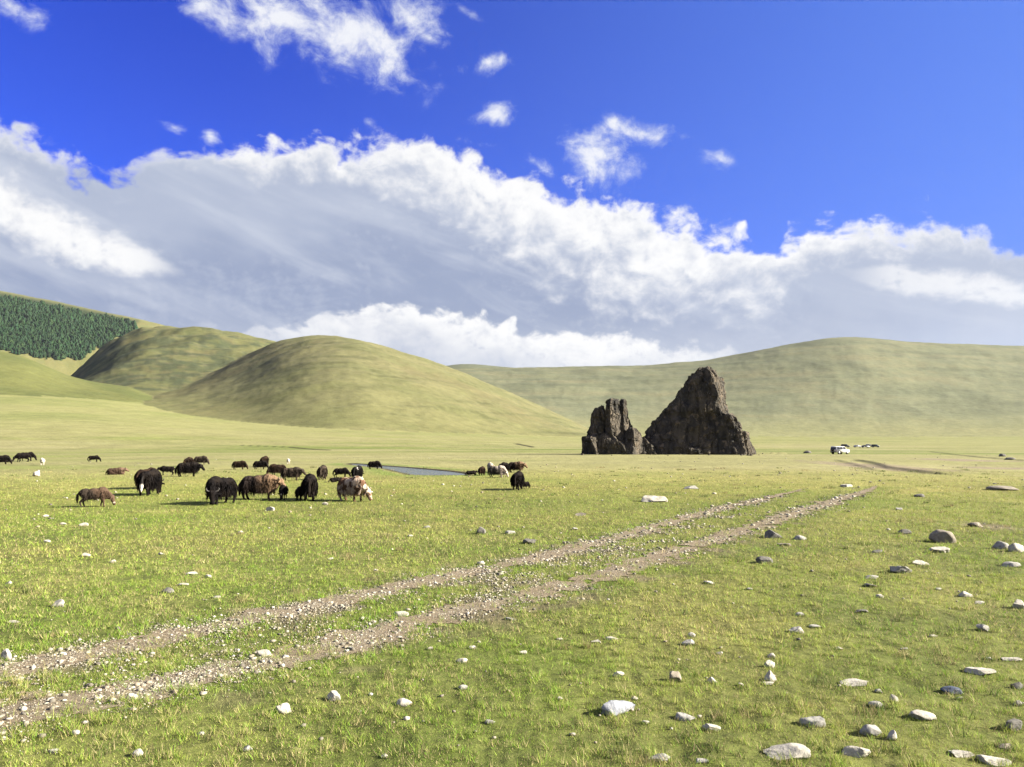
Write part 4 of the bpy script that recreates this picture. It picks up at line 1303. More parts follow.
def fuse(bm, name, voxel, smooth=6):
    me = bpy.data.meshes.new('raw'); bm.to_mesh(me); bm.free()
    o = bpy.data.objects.new('raw', me); C.objects.link(o)
    r = o.modifiers.new('r', 'REMESH'); r.mode = 'VOXEL'; r.voxel_size = voxel
    s = o.modifiers.new('s', 'SMOOTH'); s.factor = .5; s.iterations = smooth
    dg = bpy.context.evaluated_depsgraph_get()
    out = bpy.data.meshes.new_from_object(o.evaluated_get(dg))
    bpy.data.objects.remove(o); bpy.data.meshes.remove(me)
    out.name = name
    return out


def yak_meshes(pose='graze', calf=False, side=0.0, stride=0.0, voxel=.028, seed=0):
    """pose: graze / stand / lie. Head turned sideways by SIDE (radians). Forward is +X, length about 2.1, withers 1.3."""
    leg = 1.0
    bm = bmesh.new()
    lift = 0.0
    if pose == 'lie': lift = -.46
    fat = .86 if calf else 1.0
    zt = lambda z: z + lift + (.06 if calf else 0)
    ball(bm, (-.62, 0, zt(.92)), (.40, .33 * fat, .37 * fat))
    ball(bm, (-.12, 0, zt(.86)), (.62, .39 * fat, .45 * fat))
    ball(bm, (.40, 0, zt(.95)), (.42, .35 * fat, .44 * fat))
    if not calf:
        ball(bm, (.36, 0, zt(1.18)), (.36, .19, .20))
        ball(bm, (-.05, 0, zt(.64)), (.70, .30, .31))
        ball(bm, (.50, 0, zt(.66)), (.27, .28, .34)); ball(bm, (-.70, 0, zt(.74)), (.27, .29, .38))
        ball(bm, (.78, 0, zt(.78)), (.20, .15, .26))
    sh = Vector((.62, 0, zt(1.02 if not calf else .92)))
    if pose == 'graze':
        poll = Vector((1.06, .0, .56 + (.06 if calf else 0))); muz = Vector((1.20, 0, .15))
    elif pose == 'lie':
        poll = Vector((1.05, 0, zt(1.12))); muz = Vector((1.38, 0, zt(.90)))
    else:
        poll = Vector((1.05, 0, zt(.97))); muz = Vector((1.33, 0, zt(.64)))
    rot = Matrix.Rotation(side, 3, 'Z')
    poll = sh + rot @ (poll - sh); muz = sh + rot @ (muz - sh)
    if calf: poll = sh + (poll - sh) * .86; muz = poll + (muz - poll) * .92
    limb(bm, sh, poll, (.30 * fat, .25 * fat, (.33 if not calf else .25)), (.14, .13, .16))
    limb(bm, sh + Vector((-.05, 0, -.22)), poll * .55 + sh * .45 + Vector((0, 0, -.16)), .22 * fat, .13)
    d = (muz - poll).normalized(); sd = Vector((-d.y, d.x, 0)) if abs(d.x) + abs(d.y) > .1 else Vector((0, 1, 0))
    sd = rot @ Vector((0, 1, 0))
    limb(bm, poll, poll + d * .18, .185, .150)
    limb(bm, poll + d * .18, muz, .145, .105)
    ball(bm, muz + d * .01, (.105, .12, .085))
    for s in (-1, 1):                                    # ears
        e = poll + sd * s * .13 + Vector((0, 0, .02))
        limb(bm, e, e + sd * s * .21 + Vector((-.03, 0, -.05)), .060, .034)
    k = .85 if calf else 1.0
    if pose == 'lie':
        for s in (-1, 1):
            limb(bm, (.55, s * .22, .26), (.84, s * .26, .14), .14, .08); limb(bm, (.84, s * .26, .12), (.58, s * .30, .07), .075, .06)
            limb(bm, (-.62, s * .26, .30), (-.20, s * .38, .16), .24, .10); limb(bm, (-.20, s * .38, .12), (-.62, s * .42, .07), .085, .065)
    else:
        for s, ph in ((-1, stride), (1, -stride)):
            y = s * .19 * fat
            limb(bm, (.44, y, zt(.78)), (.46 + ph * .6, y, .42), .155 * k, .082 * k)
            limb(bm, (.46 + ph * .6, y, .42), (.44 + ph, y, .12), .080 * k, .060 * k)
            limb(bm, (.44 + ph, y, .12), (.48 + ph, y, .045), .062 * k, .078 * k)
            y = s * .20 * fat; ph = -ph * .9
            limb(bm, (-.68, y * .9, zt(.86)), (-.58 + ph * .3, y * 1.08, .62), .23 * k, .15 * k)
            limb(bm, (-.58 + ph * .3, y * 1.08, .62), (-.84 + ph * .8, y, .40), .135 * k, .078 * k)
            limb(bm, (-.84 + ph * .8, y, .40), (-.76 + ph, y, .12), .076 * k, .058 * k)
            limb(bm, (-.76 + ph, y, .12), (-.71 + ph, y, .045), .060 * k, .076 * k)
    body = fuse(bm, 'body', voxel, 5)
    v = np.empty(len(body.vertices) * 3); body.vertices.foreach_get('co', v); v = v.reshape(-1, 3)
    nrm = np.empty(len(v) * 3); body.vertices.foreach_get('normal', nrm); nrm = nrm.reshape(-1, 3)
    sh_ = fbm3(v * np.array([7, 7, 2.6]), 3, 200 + seed) * .055 * sstep(.42, .62, v[:, 2] - lift * .6)
    v2 = v + nrm * sh_[:, None]
    v2[:, 2] = np.maximum(v2[:, 2], 0.0)
    body.vertices.foreach_set('co', v2.ravel())
    body.polygons.foreach_set('use_smooth', np.ones(len(body.polygons), bool)); body.update()
    out = {'body': body}
    # long hair hanging from flanks, shoulders and belly
    g = np.random.default_rng(300 + seed)
    zl = v[:, 2] - lift
    cand = np.where((zl > .52) & (zl < 1.15) & (np.abs(v[:, 1]) > .12) & (np.abs(v[:, 0]) < .98))[0]
    if not calf or pose != 'lie':
        n = 2600 if not calf else 1300
        idx = g.choice(cand, n)
        p = v2[idx]; q = nrm[idx]
        L = g.uniform(.12, .28, n) * (1.0 if not calf else .5)
        low = zl[idx] < .72
        L = np.where(low & (not calf), L * 1.45, L)
        a = g.uniform(0, 2 * np.pi, n); w = g.uniform(.012, .024, n)
        b = np.stack([np.cos(a) * w, np.sin(a) * w, np.zeros(n)], 1)
        tip = p + q * (.045 + .03 * g.random((n, 1))) + np.stack([g.normal(0, .02, n), g.normal(0, .012, n), -L], 1)
        tip[:, 2] = np.maximum(tip[:, 2], .02)
        V = np.stack([p - b, p + b, tip], 1).reshape(-1, 3)
        out['coat'] = np_mesh('coat', V, np.arange(len(V)).reshape(-1, 3))
    # tail: dock and long tuft
    bm = bmesh.new()
    zr = zt(1.02)
    if pose == 'lie':
        limb(bm, (-.98, 0, zr), (-1.10, .04, .30), .06, .05); limb(bm, (-1.10, .04, .30), (-1.12, .10, .08), .08, .05)
    else:
        limb(bm, (-.96, 0, zr), (-1.08, 0, zr - .20), .060, .050); limb(bm, (-1.08, 0, zr - .20), (-1.10, 0, zr - .48), .075, .10); limb(bm, (-1.10, 0, zr - .48), (-1.09, .01, zr - .78), .095, .03)
    tail = fuse(bm, 'tail', .025, 3)
    tv = np.empty(len(tail.vertices) * 3); tail.vertices.foreach_get('co', tv); tv = tv.reshape(-1, 3)
    tv[:, :2] += (fbm3(tv * np.array([14, 14, 3]), 2, 230)[:, None]) * .03
    tail.vertices.foreach_set('co', tv.ravel()); tail.polygons.foreach_set('use_smooth', np.ones(len(tail.polygons), bool))
    out['tail'] = tail
    # horns sweep out, up and in
    if not calf:
        for s in (-1, 1):
            bm = bmesh.new()
            a = poll + sd * s * .10 + Vector((0, 0, .08)) - d * .04
            pts = [a, a + sd * s * .13 + Vector((0, 0, .03)), a + sd * s * .19 + Vector((0, 0, .11)), a + sd * s * .17 + Vector((0, 0, .20))]
            rr = (.036, .032, .024, .008)
            for i in range(3): limb(bm, pts[i], pts[i + 1], rr[i], rr[i + 1])
            out['horn%d' % s] = fuse(bm, 'horn', .012, 2)
    for s in (-1, 1):
        bm = bmesh.new()
        up = Vector((0, 0, 1)) - d * d.z
        ball(bm, poll + d * .13 + sd * s * .150 + up * .03, (.022, .016, .020))
        out['eye%d' % s] = bm_mesh('eye', bm)
    return out


def sheep_meshes(lie=False):
    bm = bmesh.new(); l = -.26 if lie else 0
    ball(bm, (0, 0, .52 + l), (.46, .25, .25)); ball(bm, (-.28, 0, .53 + l), (.25, .24, .25)); ball(bm, (.26, 0, .54 + l), (.24, .22, .24))
    limb(bm, (.40, 0, .62 + l), (.56, 0, .80 + l), .14, .09); limb(bm, (.56, 0, .80 + l), (.74, 0, .70 + l), .085, .050)
    for s in (-1, 1):
        limb(bm, (.56, s * .06, .82 + l), (.54, s * .17, .79 + l), .03, .02)
        if lie:
            limb(bm, (.30, s * .14, .12), (.48, s * .16, .05), .07, .04); limb(bm, (-.3, s * .2, .12), (-.02, s * .24, .05), .09, .045)
        else:
            limb(bm, (.27, s * .12, .45), (.28, s * .12, .24), .075, .042); limb(bm, (.28, s * .12, .24), (.28, s * .12, .03), .036, .032)
            limb(bm, (-.30, s * .13, .46), (-.36, s * .13, .25), .10, .045); limb(bm, (-.36, s * .13, .25), (-.32, s * .13, .03), .038, .032)
    limb(bm, (-.46, 0, .60 + l), (-.54, 0, .44 + l), .07, .05)
    body = fuse(bm, 'body', .018, 4)
    v = np.empty(len(body.vertices) * 3); body.vertices.foreach_get('co', v); v = v.reshape(-1, 3)
    n = np.empty(len(v) * 3); body.vertices.foreach_get('normal', n); n = n.reshape(-1, 3)
    v = v + n * (fbm3(v * 16, 3, 260) * .018 * (v[:, 0] < .42) * (v[:, 2] > .3 + l))[:, None]
    v[:, 2] = np.maximum(v[:, 2], 0)
    body.vertices.foreach_set('co', v.ravel()); body.polygons.foreach_set('use_smooth', np.ones(len(body.polygons), bool))
    out = {'body': body}
    for s in (-1, 1):
        b2 = bmesh.new(); ball(b2, (.60, s * .078, .80 + l), (.014, .011, .014)); out['eye%d' % s] = bm_mesh('eye', b2)
    return out


KINDS = {
    'graze': yak_meshes('graze', stride=.07, seed=1),
    'graze_turned': yak_meshes('graze', side=.75, stride=-.05, seed=2),
    'stand': yak_meshes('stand', stride=.05, seed=3),
    'stand_turned': yak_meshes('stand', side=-.8, stride=.03, seed=4),
    'lie': yak_meshes('lie', seed=5),
    'calf_graze': yak_meshes('graze', calf=True, stride=.10, seed=6),
    'calf_stand': yak_meshes('stand', calf=True, stride=.04, seed=7),
    'calf_lie': yak_meshes('lie', calf=True, side=.5, seed=8),
    'sheep': sheep_meshes(), 'sheep_lie': sheep_meshes(True),
}
HEIGHT = {'graze': 1.38, 'graze_turned': 1.38, 'stand': 1.38, 'stand_turned': 1.38, 'lie': .92, 'calf_graze': 1.40, 'calf_stand': 1.42, 'calf_lie': .95, 'sheep': .90, 'sheep_lie': .64}


def put_material(o, mat):
    if not o.data.materials: o.data.materials.append(mat)
    o.material_slots[0].link = 'OBJECT'; o.material_slots[0].material = mat


def animal(kind, coat, px, py, hpx, yaw, label, tail=None, name=None, cat=None, group=None):
    """px, py: where the feet stand; hpx: height in the photograph; yaw 0 faces right, 90 faces away"""
    q = hit(px, py)
    dep = project(q)[2]
    sc = hpx * .97 * dep / F / HEIGHT[kind]
    name = name or ('yak_calf' if kind.startswith('calf') else 'sheep' if kind.startswith('sheep') else 'yak')
    root = empty(name, (q[0], q[1], q[2] - .01), math.radians(yaw) - math.atan2(q[0], q[1]), sc)
    far = hpx < 9
    for key, me in KINDS[kind].items():
        if far and key.startswith('eye'): continue
        nm = key.rstrip('-1') if key[:3] in ('eye', 'hor') else key
        o = bpy.data.objects.new(nm, me); C.objects.link(o); o.parent = root
        mat = COATS[coat]
        if nm == 'horn': mat = HORN
        elif nm == 'eye': mat = EYE
        elif nm == 'tail' and tail: mat = tail; o['label'] = 'black tail with a white bushy tip'
        put_material(o, mat)
    return tag(root, label, cat or name.replace('_', ' '), group or ('sheep among the yaks' if name == 'sheep' else 'calves of the grazing herd' if name == 'yak_calf' else 'yaks of the grazing herd'))


ANIMALS = [
    ('graze', 'black', 2, 464.2, 9.6, -8, 'black yak grazing, cut off by the left edge of the photo'),
    ('calf_graze', 'black', 22, 462, 9.6, 186, 'black calf grazing with its head to the left, touching tails with another calf'),
    ('calf_graze', 'black', 27.3, 461, 9.6, -15, 'black calf grazing with its head to the right, touching tails with another calf'),
    ('calf_graze', 'black', 94, 462.2, 7.4, -10, 'lone black calf grazing in an arch far behind the brown lying yak'),
    ('lie', 'russet', 116, 474.6, 7.6, 5, 'reddish brown horned yak lying alone on the grass'),
    ('calf_graze', 'brown', 95, 507, 21, -4, 'leggy brown young yak grazing with a pale muzzle, nearest on the left'),
    ('graze', 'black', 150, 495, 27, 68, 'big black yak seen from behind with a white tail', WHITE_HAIR),
    ('graze', 'dark', 147, 488.5, 21.5, 55, 'dark yak half hidden behind the big white-tailed black yak'),
    ('calf_stand', 'black', 166.5, 475.4, 10.4, 176, 'small black calf standing side-on right of the white-tailed yak'),
    ('stand', 'black', 188.5, 476.6, 15.4, -6, 'black yak walking side-on with its head raised to the right'),
    ('stand_turned', 'dark', 189.5, 466.5, 10, 255, 'dark yak behind the black side-on walking yak, facing the viewer'),
    ('graze', 'grey', 201, 464.6, 9.2, -20, 'grey-brown grazing yak behind the head of the walking black yak'),
    ('graze_turned', 'black', 220, 504, 29, 232, 'large black yak grazing towards the viewer, head down at the left'),
    ('stand', 'twotone', 260, 499.6, 26.5, -14, 'large two-tone yak, dark behind and light brown at the shoulders'),
    ('graze', 'dark', 239.5, 469.4, 9.2, -8, 'dark yak grazing alone in the gap beyond the large two-tone yak'),
    ('graze', 'black', 260.5, 469.2, 9.2, -12, 'black yak grazing, front one of an overlapping pair beyond the two-tone yak'),
    ('stand', 'dark', 264.5, 467, 11.5, 75, 'dark yak seen from behind, rear one of an overlapping pair'),
    ('calf_graze', 'black', 283, 499.6, 16, 262, 'black calf grazing head-on with a white forehead spot, by the two-tone yak'),
    ('calf_stand', 'black', 299, 500.4, 14.8, 85, 'small black calf seen from behind beside the tall black yak'),
    ('graze', 'black', 309.5, 500, 27, 88, 'tall black yak seen squarely from behind next to a small calf'),
    ('graze', 'dark', 277, 475.4, 12, 196, 'dark brown yak grazing to the left behind the row of near yaks'),
    ('stand', 'grey', 292, 480.4, 14, -12, 'grey-brown yak standing side-on between two near black ones'),
    ('graze', 'grey', 322.5, 479.6, 15, 80, 'shaggy dark grey yak seen from behind, beyond the tall black yak'),
    ('calf_graze', 'black', 341.5, 478, 11, -10, 'black calf grazing side-on behind the dark lying calf'),
    ('calf_lie', 'black', 335.5, 482.2, 5.6, 5, 'dark calf lying flat in the grass left of the pied yak'),
    ('graze', 'blackpied', 357.5, 479, 14, 70, 'black and white yak standing behind the pied brown and cream yak'),
    ('graze_turned', 'pied', 352, 501, 26, -50, 'cream and brown pied yak grazing, nearest on the right of the herd'),
    ('graze', 'black', 374.5, 469, 8.6, -6, 'black yak side-on at the edge of the stream'),
    ('calf_lie', 'black', 471.5, 475, 5.2, 10, 'small dark calf lying at the end of the stream'),
    ('graze', 'dark', 482, 475.4, 9.5, 75, 'dark yak seen from behind between the lying calf and the pale yaks'),
    ('stand', 'cream', 490.5, 472, 10, 100, 'cream white yak standing behind the grey and white one'),
    ('graze', 'greypied', 497.5, 477.3, 12.4, -10, 'grey and white yak grazing by the end of the stream'),
    ('stand_turned', 'black', 504.8, 472.6, 11, 250, 'black yak facing the viewer behind the grey and white yak'),
    ('stand', 'twotone', 516.5, 472.4, 11.5, -8, 'brown and black yak side-on behind the lone black yak'),
    ('graze', 'black', 518, 489.6, 19, 78, 'black yak seen from behind, set apart right of the herd'),
    ('calf_graze', 'black', 526.5, 488.8, 7.8, 60, 'small black calf pressed against the set apart black yak'),
    ('sheep', 'wool', 42.3, 465.2, 8, 262, 'standing white sheep near the left edge, beyond the lying one'),
    ('sheep_lie', 'wool', 36.6, 476.2, 6.6, 75, 'white sheep lying on the grass near the left edge'),
    ('sheep', 'wool', 288.2, 464, 6.2, 265, 'far white sheep behind the middle of the herd'),
]
for a in ANIMALS:
    root = animal(*a)
    if 'forehead spot' in a[6]:
        bm = bmesh.new(); ball(bm, (1.20, 0, .56), (.035, .055, .08))
        put_material(link('forehead_spot', bm_mesh('forehead_spot', bm), None, root), COATS['cream'])
    if 'pale muzzle' in a[6]:
        bm = bmesh.new(); ball(bm, (1.135, 0, .30), (.118, .125, .115))
        put_material(link('muzzle', bm_mesh('muzzle', bm), None, root), COATS['cream'])


# ------------------------------------------------------------------ vehicles
PAINT_WHITE = noisy_mat('white_paint', (.62, .61, .59), (.55, .54, .51), 2.5, rough=.35, spec=.5)
PAINT_DARK = noisy_mat('dark_paint', (.030, .034, .040), (.05, .05, .05), 2.5, rough=.35, spec=.5)
PAINT_GREEN = noisy_mat('grey_green_paint', (.085, .10, .085), (.07, .08, .07), 2.5, rough=.4, spec=.5)
GLASS = noisy_mat('tinted_glass', (.010, .012, .014), (.02, .022, .024), 3, rough=.08, spec=.6)
RUBBER = noisy_mat('tyre_rubber', (.018, .017, .016), (.035, .032, .028), 9, rough=.9)
STEEL = noisy_mat('wheel_steel', (.45, .45, .45), (.33, .33, .32), 9, rough=.4, metal=.8)
RED = noisy_mat('red_lens', (.35, .02, .015), (.25, .015, .01), 9, rough=.2, spec=.6)
LENS = noisy_mat('lamp_lens', (.75, .75, .72), (.65, .65, .62), 9, rough=.15, spec=.6)


def prism(profile, hw, inset=None):
    """side profile (x,z) pulled across +-hw; points above 1.05 lean in"""
    bm = bmesh.new(); sides = []
    for s in (-1, 1):
        vs = []
        for x, z in profile:
            y = hw - (0.13 * max(0, z - 1.0) / .7 if inset is None else inset)
            vs.append(bm.verts.new((x, s * y, z)))
        sides.append(vs)
    n = len(profile)
    bm.faces.new(sides[0]); bm.faces.new(sides[1][::-1])
    for i in range(n):
        bm.faces.new((sides[0][i], sides[1][i], sides[1][(i + 1) % n], sides[0][(i + 1) % n]))
    bmesh.ops.recalc_face_normals(bm, faces=bm.faces[:])
    return bm


def panel(pts, t=.012):
    bm = bmesh.new(); vs = [bm.verts.new(p) for p in pts]; f = bm.faces.new(vs)
    f.normal_update(); n = f.normal.copy()
    r = bmesh.ops.extrude_face_region(bm, geom=[f])
    for v in r['geom']:
        if isinstance(v, bmesh.types.BMVert): v.co += n * t
    bmesh.ops.recalc_face_normals(bm, faces=bm.faces[:])
    return bm


def vehicle(name, label, cat, group, paint, px, py, yaw, scale, off_road=True, boxy=True):
    q = hit(px, py)
    root = empty(name, tuple(q), math.radians(yaw) - math.atan2(q[0], q[1]), scale)
    if boxy:
        prof = [(-2.15, .42), (-2.20, 1.02), (-2.08, 1.72), (-1.95, 1.80), (.55, 1.78), (.75, 1.72), (1.20, 1.14), (2.10, 1.02), (2.22, .88), (2.22, .42)]
    else:
        prof = [(-2.15, .36), (-2.18, .92), (-1.95, 1.02), (-1.35, 1.44), (-1.1, 1.5), (.30, 1.5), (.50, 1.45), (1.12, 1.0), (2.05, .88), (2.2, .72), (2.2, .36)]
    bm = prism(prof, .88)
    bmesh.ops.bevel(bm, geom=bm.edges[:], offset=.035, segments=2, affect='EDGES')
    link('body', bm_mesh('body', bm), paint, root)
    zt_, zb = (1.66, 1.12) if boxy else (1.40, 1.0)
    yin = lambda z: .88 - .13 * max(0, z - 1.0) / .7
    for s in (-1, 1):
        rows = [(-1.92, -1.05), (-.95, -.05), (.05, .72)] if boxy else [(-1.30, -.55), (-.47, .28)]
        for a, b in rows:
            b2 = b + (.32 if b > .5 else 0)
            pts = [(a, s * (yin(zb) + .004), zb), (b2, s * (yin(zb) + .004), zb), (b, s * (yin(zt_) + .004), zt_), (a, s * (yin(zt_) + .004), zt_)]
            if s > 0: pts = pts[::-1]
            link('window', bm_mesh('window', panel(pts)), GLASS, root, smooth=False)
    fx = ((.80, 1.66), (1.16, 1.18)) if boxy else ((.54, 1.42), (1.08, 1.03))
    (x1, z1), (x0, z0) = fx
    link('windscreen', bm_mesh('windscreen', panel([(x0 + .02, -.74, z0 + .02), (x0 + .02, .74, z0 + .02), (x1 + .02, .66, z1), (x1 + .02, -.66, z1)])), GLASS, root, smooth=False)
    rx = ((-2.192, 1.08), (-2.098, 1.64)) if boxy else ((-1.93, 1.06), (-1.40, 1.42))
    (x0, z0), (x1, z1) = rx
    link('rear_window', bm_mesh('rear_window', panel([(x0 - .006, .72, z0), (x0 - .006, -.72, z0), (x1 - .006, -.66, z1), (x1 - .006, .66, z1)])), GLASS, root, smooth=False)
    for x in (-1.38, 1.38):
        for s in (-1, 1):
            bm = bmesh.new()
            bmesh.ops.create_cone(bm, cap_ends=True, segments=28, radius1=.37, radius2=.37, depth=.25, matrix=Matrix.Translation((x, s * .80, .37)) @ Matrix.Rotation(math.pi / 2, 4, 'X'))
            bmesh.ops.bevel(bm, geom=bm.edges[:], offset=.03, segments=2, affect='EDGES')
            w = link('wheel', bm_mesh('wheel', bm), RUBBER, root)
            bm = bmesh.new()
            bmesh.ops.create_cone(bm, cap_ends=True, segments=20, radius1=.21, radius2=.19, depth=.04, matrix=Matrix.Translation((x, s * .935, .37)) @ Matrix.Rotation(math.pi / 2, 4, 'X'))
            link('rim', bm_mesh('rim', bm), STEEL, w)
    for s in (-1, 1):
        bm = bmesh.new(); bmesh.ops.create_cube(bm, size=1, matrix=Matrix.Translation((-2.19, s * .74, .92)) @ Matrix.Diagonal((.06, .14, .26, 1)))
        link('tail_light', bm_mesh('tail_light', bm), RED, root, smooth=False)
        bm = bmesh.new(); bmesh.ops.create_uvsphere(bm, u_segments=16, v_segments=8, radius=.12, matrix=Matrix.Translation((2.2, s * .62, .78)) @ Matrix.Diagonal((.4, 1, .8, 1)))
        link('headlight', bm_mesh('headlight', bm), LENS, root)
    for x in (-2.24, 2.26):
        bm = bmesh.new(); bmesh.ops.create_cube(bm, size=1, matrix=Matrix.Translation((x, 0, .50)) @ Matrix.Diagonal((.12, 1.7, .18, 1)))
        bmesh.ops.bevel(bm, geom=bm.edges[:], offset=.03, segments=2, affect='EDGES')
        link('bumper', bm_mesh('bumper', bm), RUBBER, root)
    if boxy:
        bm = bmesh.new(); bmesh.ops.create_cone(bm, cap_ends=True, segments=24, radius1=.33, radius2=.33, depth=.2, matrix=Matrix.Translation((-2.30, .1, 1.0)) @ Matrix.Rotation(math.pi / 2, 4, 'Y'))
        link('spare_wheel', bm_mesh('spare_wheel', bm), RUBBER, root)
    return tag(root, label, cat, group)


def vehicles():
    q = hit(840, 454.2); d = project(q)[2]
    s = 7.9 * d / F / 1.8
    vehicle('off_road_car', 'boxy white off-road car driving away past the cliffs', 'car', None, PAINT_WHITE, 840, 454.2, 52, s)
    far = [(845.5, 447.4, 8, 'dark', -10, True, 'dark car at the left end of the far parked row'),
           (857.5, 447.4, 7.5, 'white', 8, False, 'white car parked second from the left in the far row'),
           (865.5, 447.6, 7.5, 'dark', 25, False, 'dark low car with pale neighbours in the middle of the far row'),
           (869.5, 446.9, 7, 'white', 0, True, 'tall white car standing behind the dark low one in the far row'),
           (875.5, 447.4, 7.5, 'green', -15, True, 'dark grey-green car at the right end of the far parked row')]
    for px, py, w, p, yaw, bx, lab in far:
        q = hit(px, py); d = project(q)[2]
        s = w * d / F / 4.5
        vehicle('parked_car', lab, 'car', 'cars parked far out on the plain', {'dark': PAINT_DARK, 'white': PAINT_WHITE, 'green': PAINT_GREEN}[p], px, py, yaw, s, boxy=bx)


vehicles()

# ------------------------------------------------------------------ camera, sun, sky
SUN_AZ, SUN_EL = math.radians(97), math.radians(26)      # azimuth measured from the view direction towards the right
cam = bpy.data.cameras.new('camera'); co = bpy.data.objects.new('camera', cam); C.objects.link(co)
cam.sensor_fit = 'HORIZONTAL'; cam.sensor_width = 36; cam.lens = 36 * F / W
cam.clip_start = .05; cam.clip_end = 20000
co.location = CAM; co.rotation_euler = (math.pi / 2 + TILT, 0, 0)
scene.camera = co

sl = bpy.data.lights.new('sun', 'SUN'); so = bpy.data.objects.new('sun', sl); C.objects.link(so)
sl.energy = 5.0; sl.angle = math.radians(.53); sl.color = (1.0, .93, .80)
sd = Vector((math.sin(SUN_AZ) * math.cos(SUN_EL), math.cos(SUN_AZ) * math.cos(SUN_EL), math.sin(SUN_EL)))
so.rotation_euler = sd.to_track_quat('Z', 'Y').to_euler()
so.location = (60, 20, 60)


def uv_sky(px, py):
    d = ray(np.asarray(px, float), np.asarray(py, float))
    d = d / np.linalg.norm(d, axis=-1)[..., None]
    return np.arctan2(d[..., 0], d[..., 1]) * F, np.arcsin(d[..., 2]) * F


def build_sky():
    w = bpy.data.worlds.new('World'); scene.world = w; w.use_nodes = True
    nt = w.node_tree; nt.nodes.clear()
    out = nt.nodes.new('ShaderNodeOutputWorld'); bg = nt.nodes.new('ShaderNodeBackground')
    STR = .10
    bg.inputs['Strength'].default_value = STR
    sky = nt.nodes.new('ShaderNodeTexSky'); sky.sky_type = 'NISHITA'; sky.sun_disc = False
    sky.sun_elevation = SUN_EL; sky.sun_rotation = SUN_AZ
    sky.altitude = 1800; sky.air_density = 1.0; sky.dust_density = .5; sky.ozone_density = 2.0
    tc = nt.nodes.new('ShaderNodeTexCoord')
    sp = nt.nodes.new('ShaderNodeSeparateXYZ'); nt.links.new(tc.outputs['Generated'], sp.inputs[0])
    dx, dy, dz = (X(nt, o) for o in sp.outputs)
    U = dx._m('ARCTAN2', dy) * F
    V = dz._m('ARCSINE') * F
    # warped coordinates, in units of 100
    P0 = comb(nt, U * .01, V * .0125, 0)
    wn = nt.nodes.new('ShaderNodeTexNoise'); nt.links.new(P0, wn.inputs['Vector']); wn.inputs['Scale'].default_value = 1.1; wn.inputs['Detail'].default_value = 3
    sub = nt.nodes.new('ShaderNodeVectorMath'); sub.operation = 'MULTIPLY_ADD'
    nt.links.new(wn.outputs['Color'], sub.inputs[0]); sub.inputs[1].default_value = (.35, .35, 0); nt.links.new(P0, sub.inputs[2])
    P = sub.outputs[0]
    off = nt.nodes.new('ShaderNodeVectorMath'); off.operation = 'ADD'
    nt.links.new(P, off.inputs[0]); off.inputs[1].default_value = (.04, .05, 0)

    def puff(vec):
        return noise(nt, vec, 1.5, 8, .60) * .66 + (1 - voro(nt, vec, 3.4, 2)) * .34
    n1 = puff(P)
    relief = (noise(nt, P, 2.4, 5, .6) - noise(nt, off.outputs[0], 2.4, 5, .6))                      # > 0 on the side turned to the sun
    lowf = noise(nt, P0, .45, 4, .5)
    # streaks that sink to the right, as the bank's own grain does
    streak = noise(nt, comb(nt, U * .0042, V * .019 + U * .0062, 0), 1.2, 5, .55, .3)
    fine = noise(nt, P, 5.0, 7, .66)

    def crv(pts, y0, y1):
        a = np.array(pts, float)
        u, v = uv_sky(a[:, 0], a[:, 1])
        return U.curve(u, v, -700, 700, y0, y1)

    def val(pts, y0, y1):
        a = np.array(pts, float)
        u, _ = uv_sky(a[:, 0], np.full(len(a), 250.))
        return U.curve(u, a[:, 1], -700, 700, y0, y1)
    top = crv([(-200, 130), (-60, 118), (0, 122), (22, 120), (40, 132), (55, 152), (80, 162), (110, 168), (135, 168), (165, 158), (210, 148), (250, 152), (300, 144), (350, 141), (400, 143), (430, 139),
               (470, 152), (510, 173), (545, 184), (580, 194), (620, 206), (660, 214), (700, 229), (740, 242), (762, 250), (774, 244), (786, 234), (830, 222), (870, 220), (900, 227), (940, 225), (980, 232), (1024, 238), (1200, 235)], 0, 500)
    top = top + 13.0
    s = top - V                               # px below the top edge
    dens = s * (1 / 30.0) + (n1 - .5) * 3.4 + (fine - .5) * 1.5
    bank = dens.step(-.12, .50)
    # unseen broken cloud, added overhead, at the sides and behind to whiten ambient light
    high = (noise(nt, tc.outputs['Generated'], 3.2, 6, .55) - .44).step(.0, .10) * V.step(540, 680)
    aside = (noise(nt, tc.outputs['Generated'], 2.6, 6, .55) - .42).step(.0, .10) * U.abs().step(900, 1150)
    bank = bank.max(high * .9).max(aside * .9)
    thick = val([(-200, 20), (0, 26), (40, 24), (80, 12), (150, 14), (220, 22), (300, 30), (400, 42), (450, 60), (520, 74), (600, 84), (700, 62), (770, 50), (800, 36), (850, 30), (920, 24), (1024, 20), (1200, 20)], 0, 100)
    rim = (s / thick + (n1 - .5) * 2.4 + (fine - .5) * 1.9 + (streak - .5) * 1.3 + (lowf - .5) * 1.0).step(1.45, .05)

    def band(pts, th, amp=2.2, soft=.9):
        c = crv(pts, 0, 500); t = val(th, 0, 60).max(0.0)
        return ((V - c).abs() / (t + .5) + (n1 - .5) * amp + (fine - .5) * 2.2 + (streak - .5) * 1.4).step(1.0 + soft * .6, 1.0 - soft) * t.step(.5, 13.0)
    b_left = band([(-200, 150), (-60, 172), (0, 200), (40, 222), (80, 241), (120, 254), (165, 268), (220, 285), (400, 300)],
                  [(-200, 18), (0, 20), (50, 17), (100, 13), (150, 10), (178, 4), (195, 0), (250, 0), (1200, 0)], 3.4)
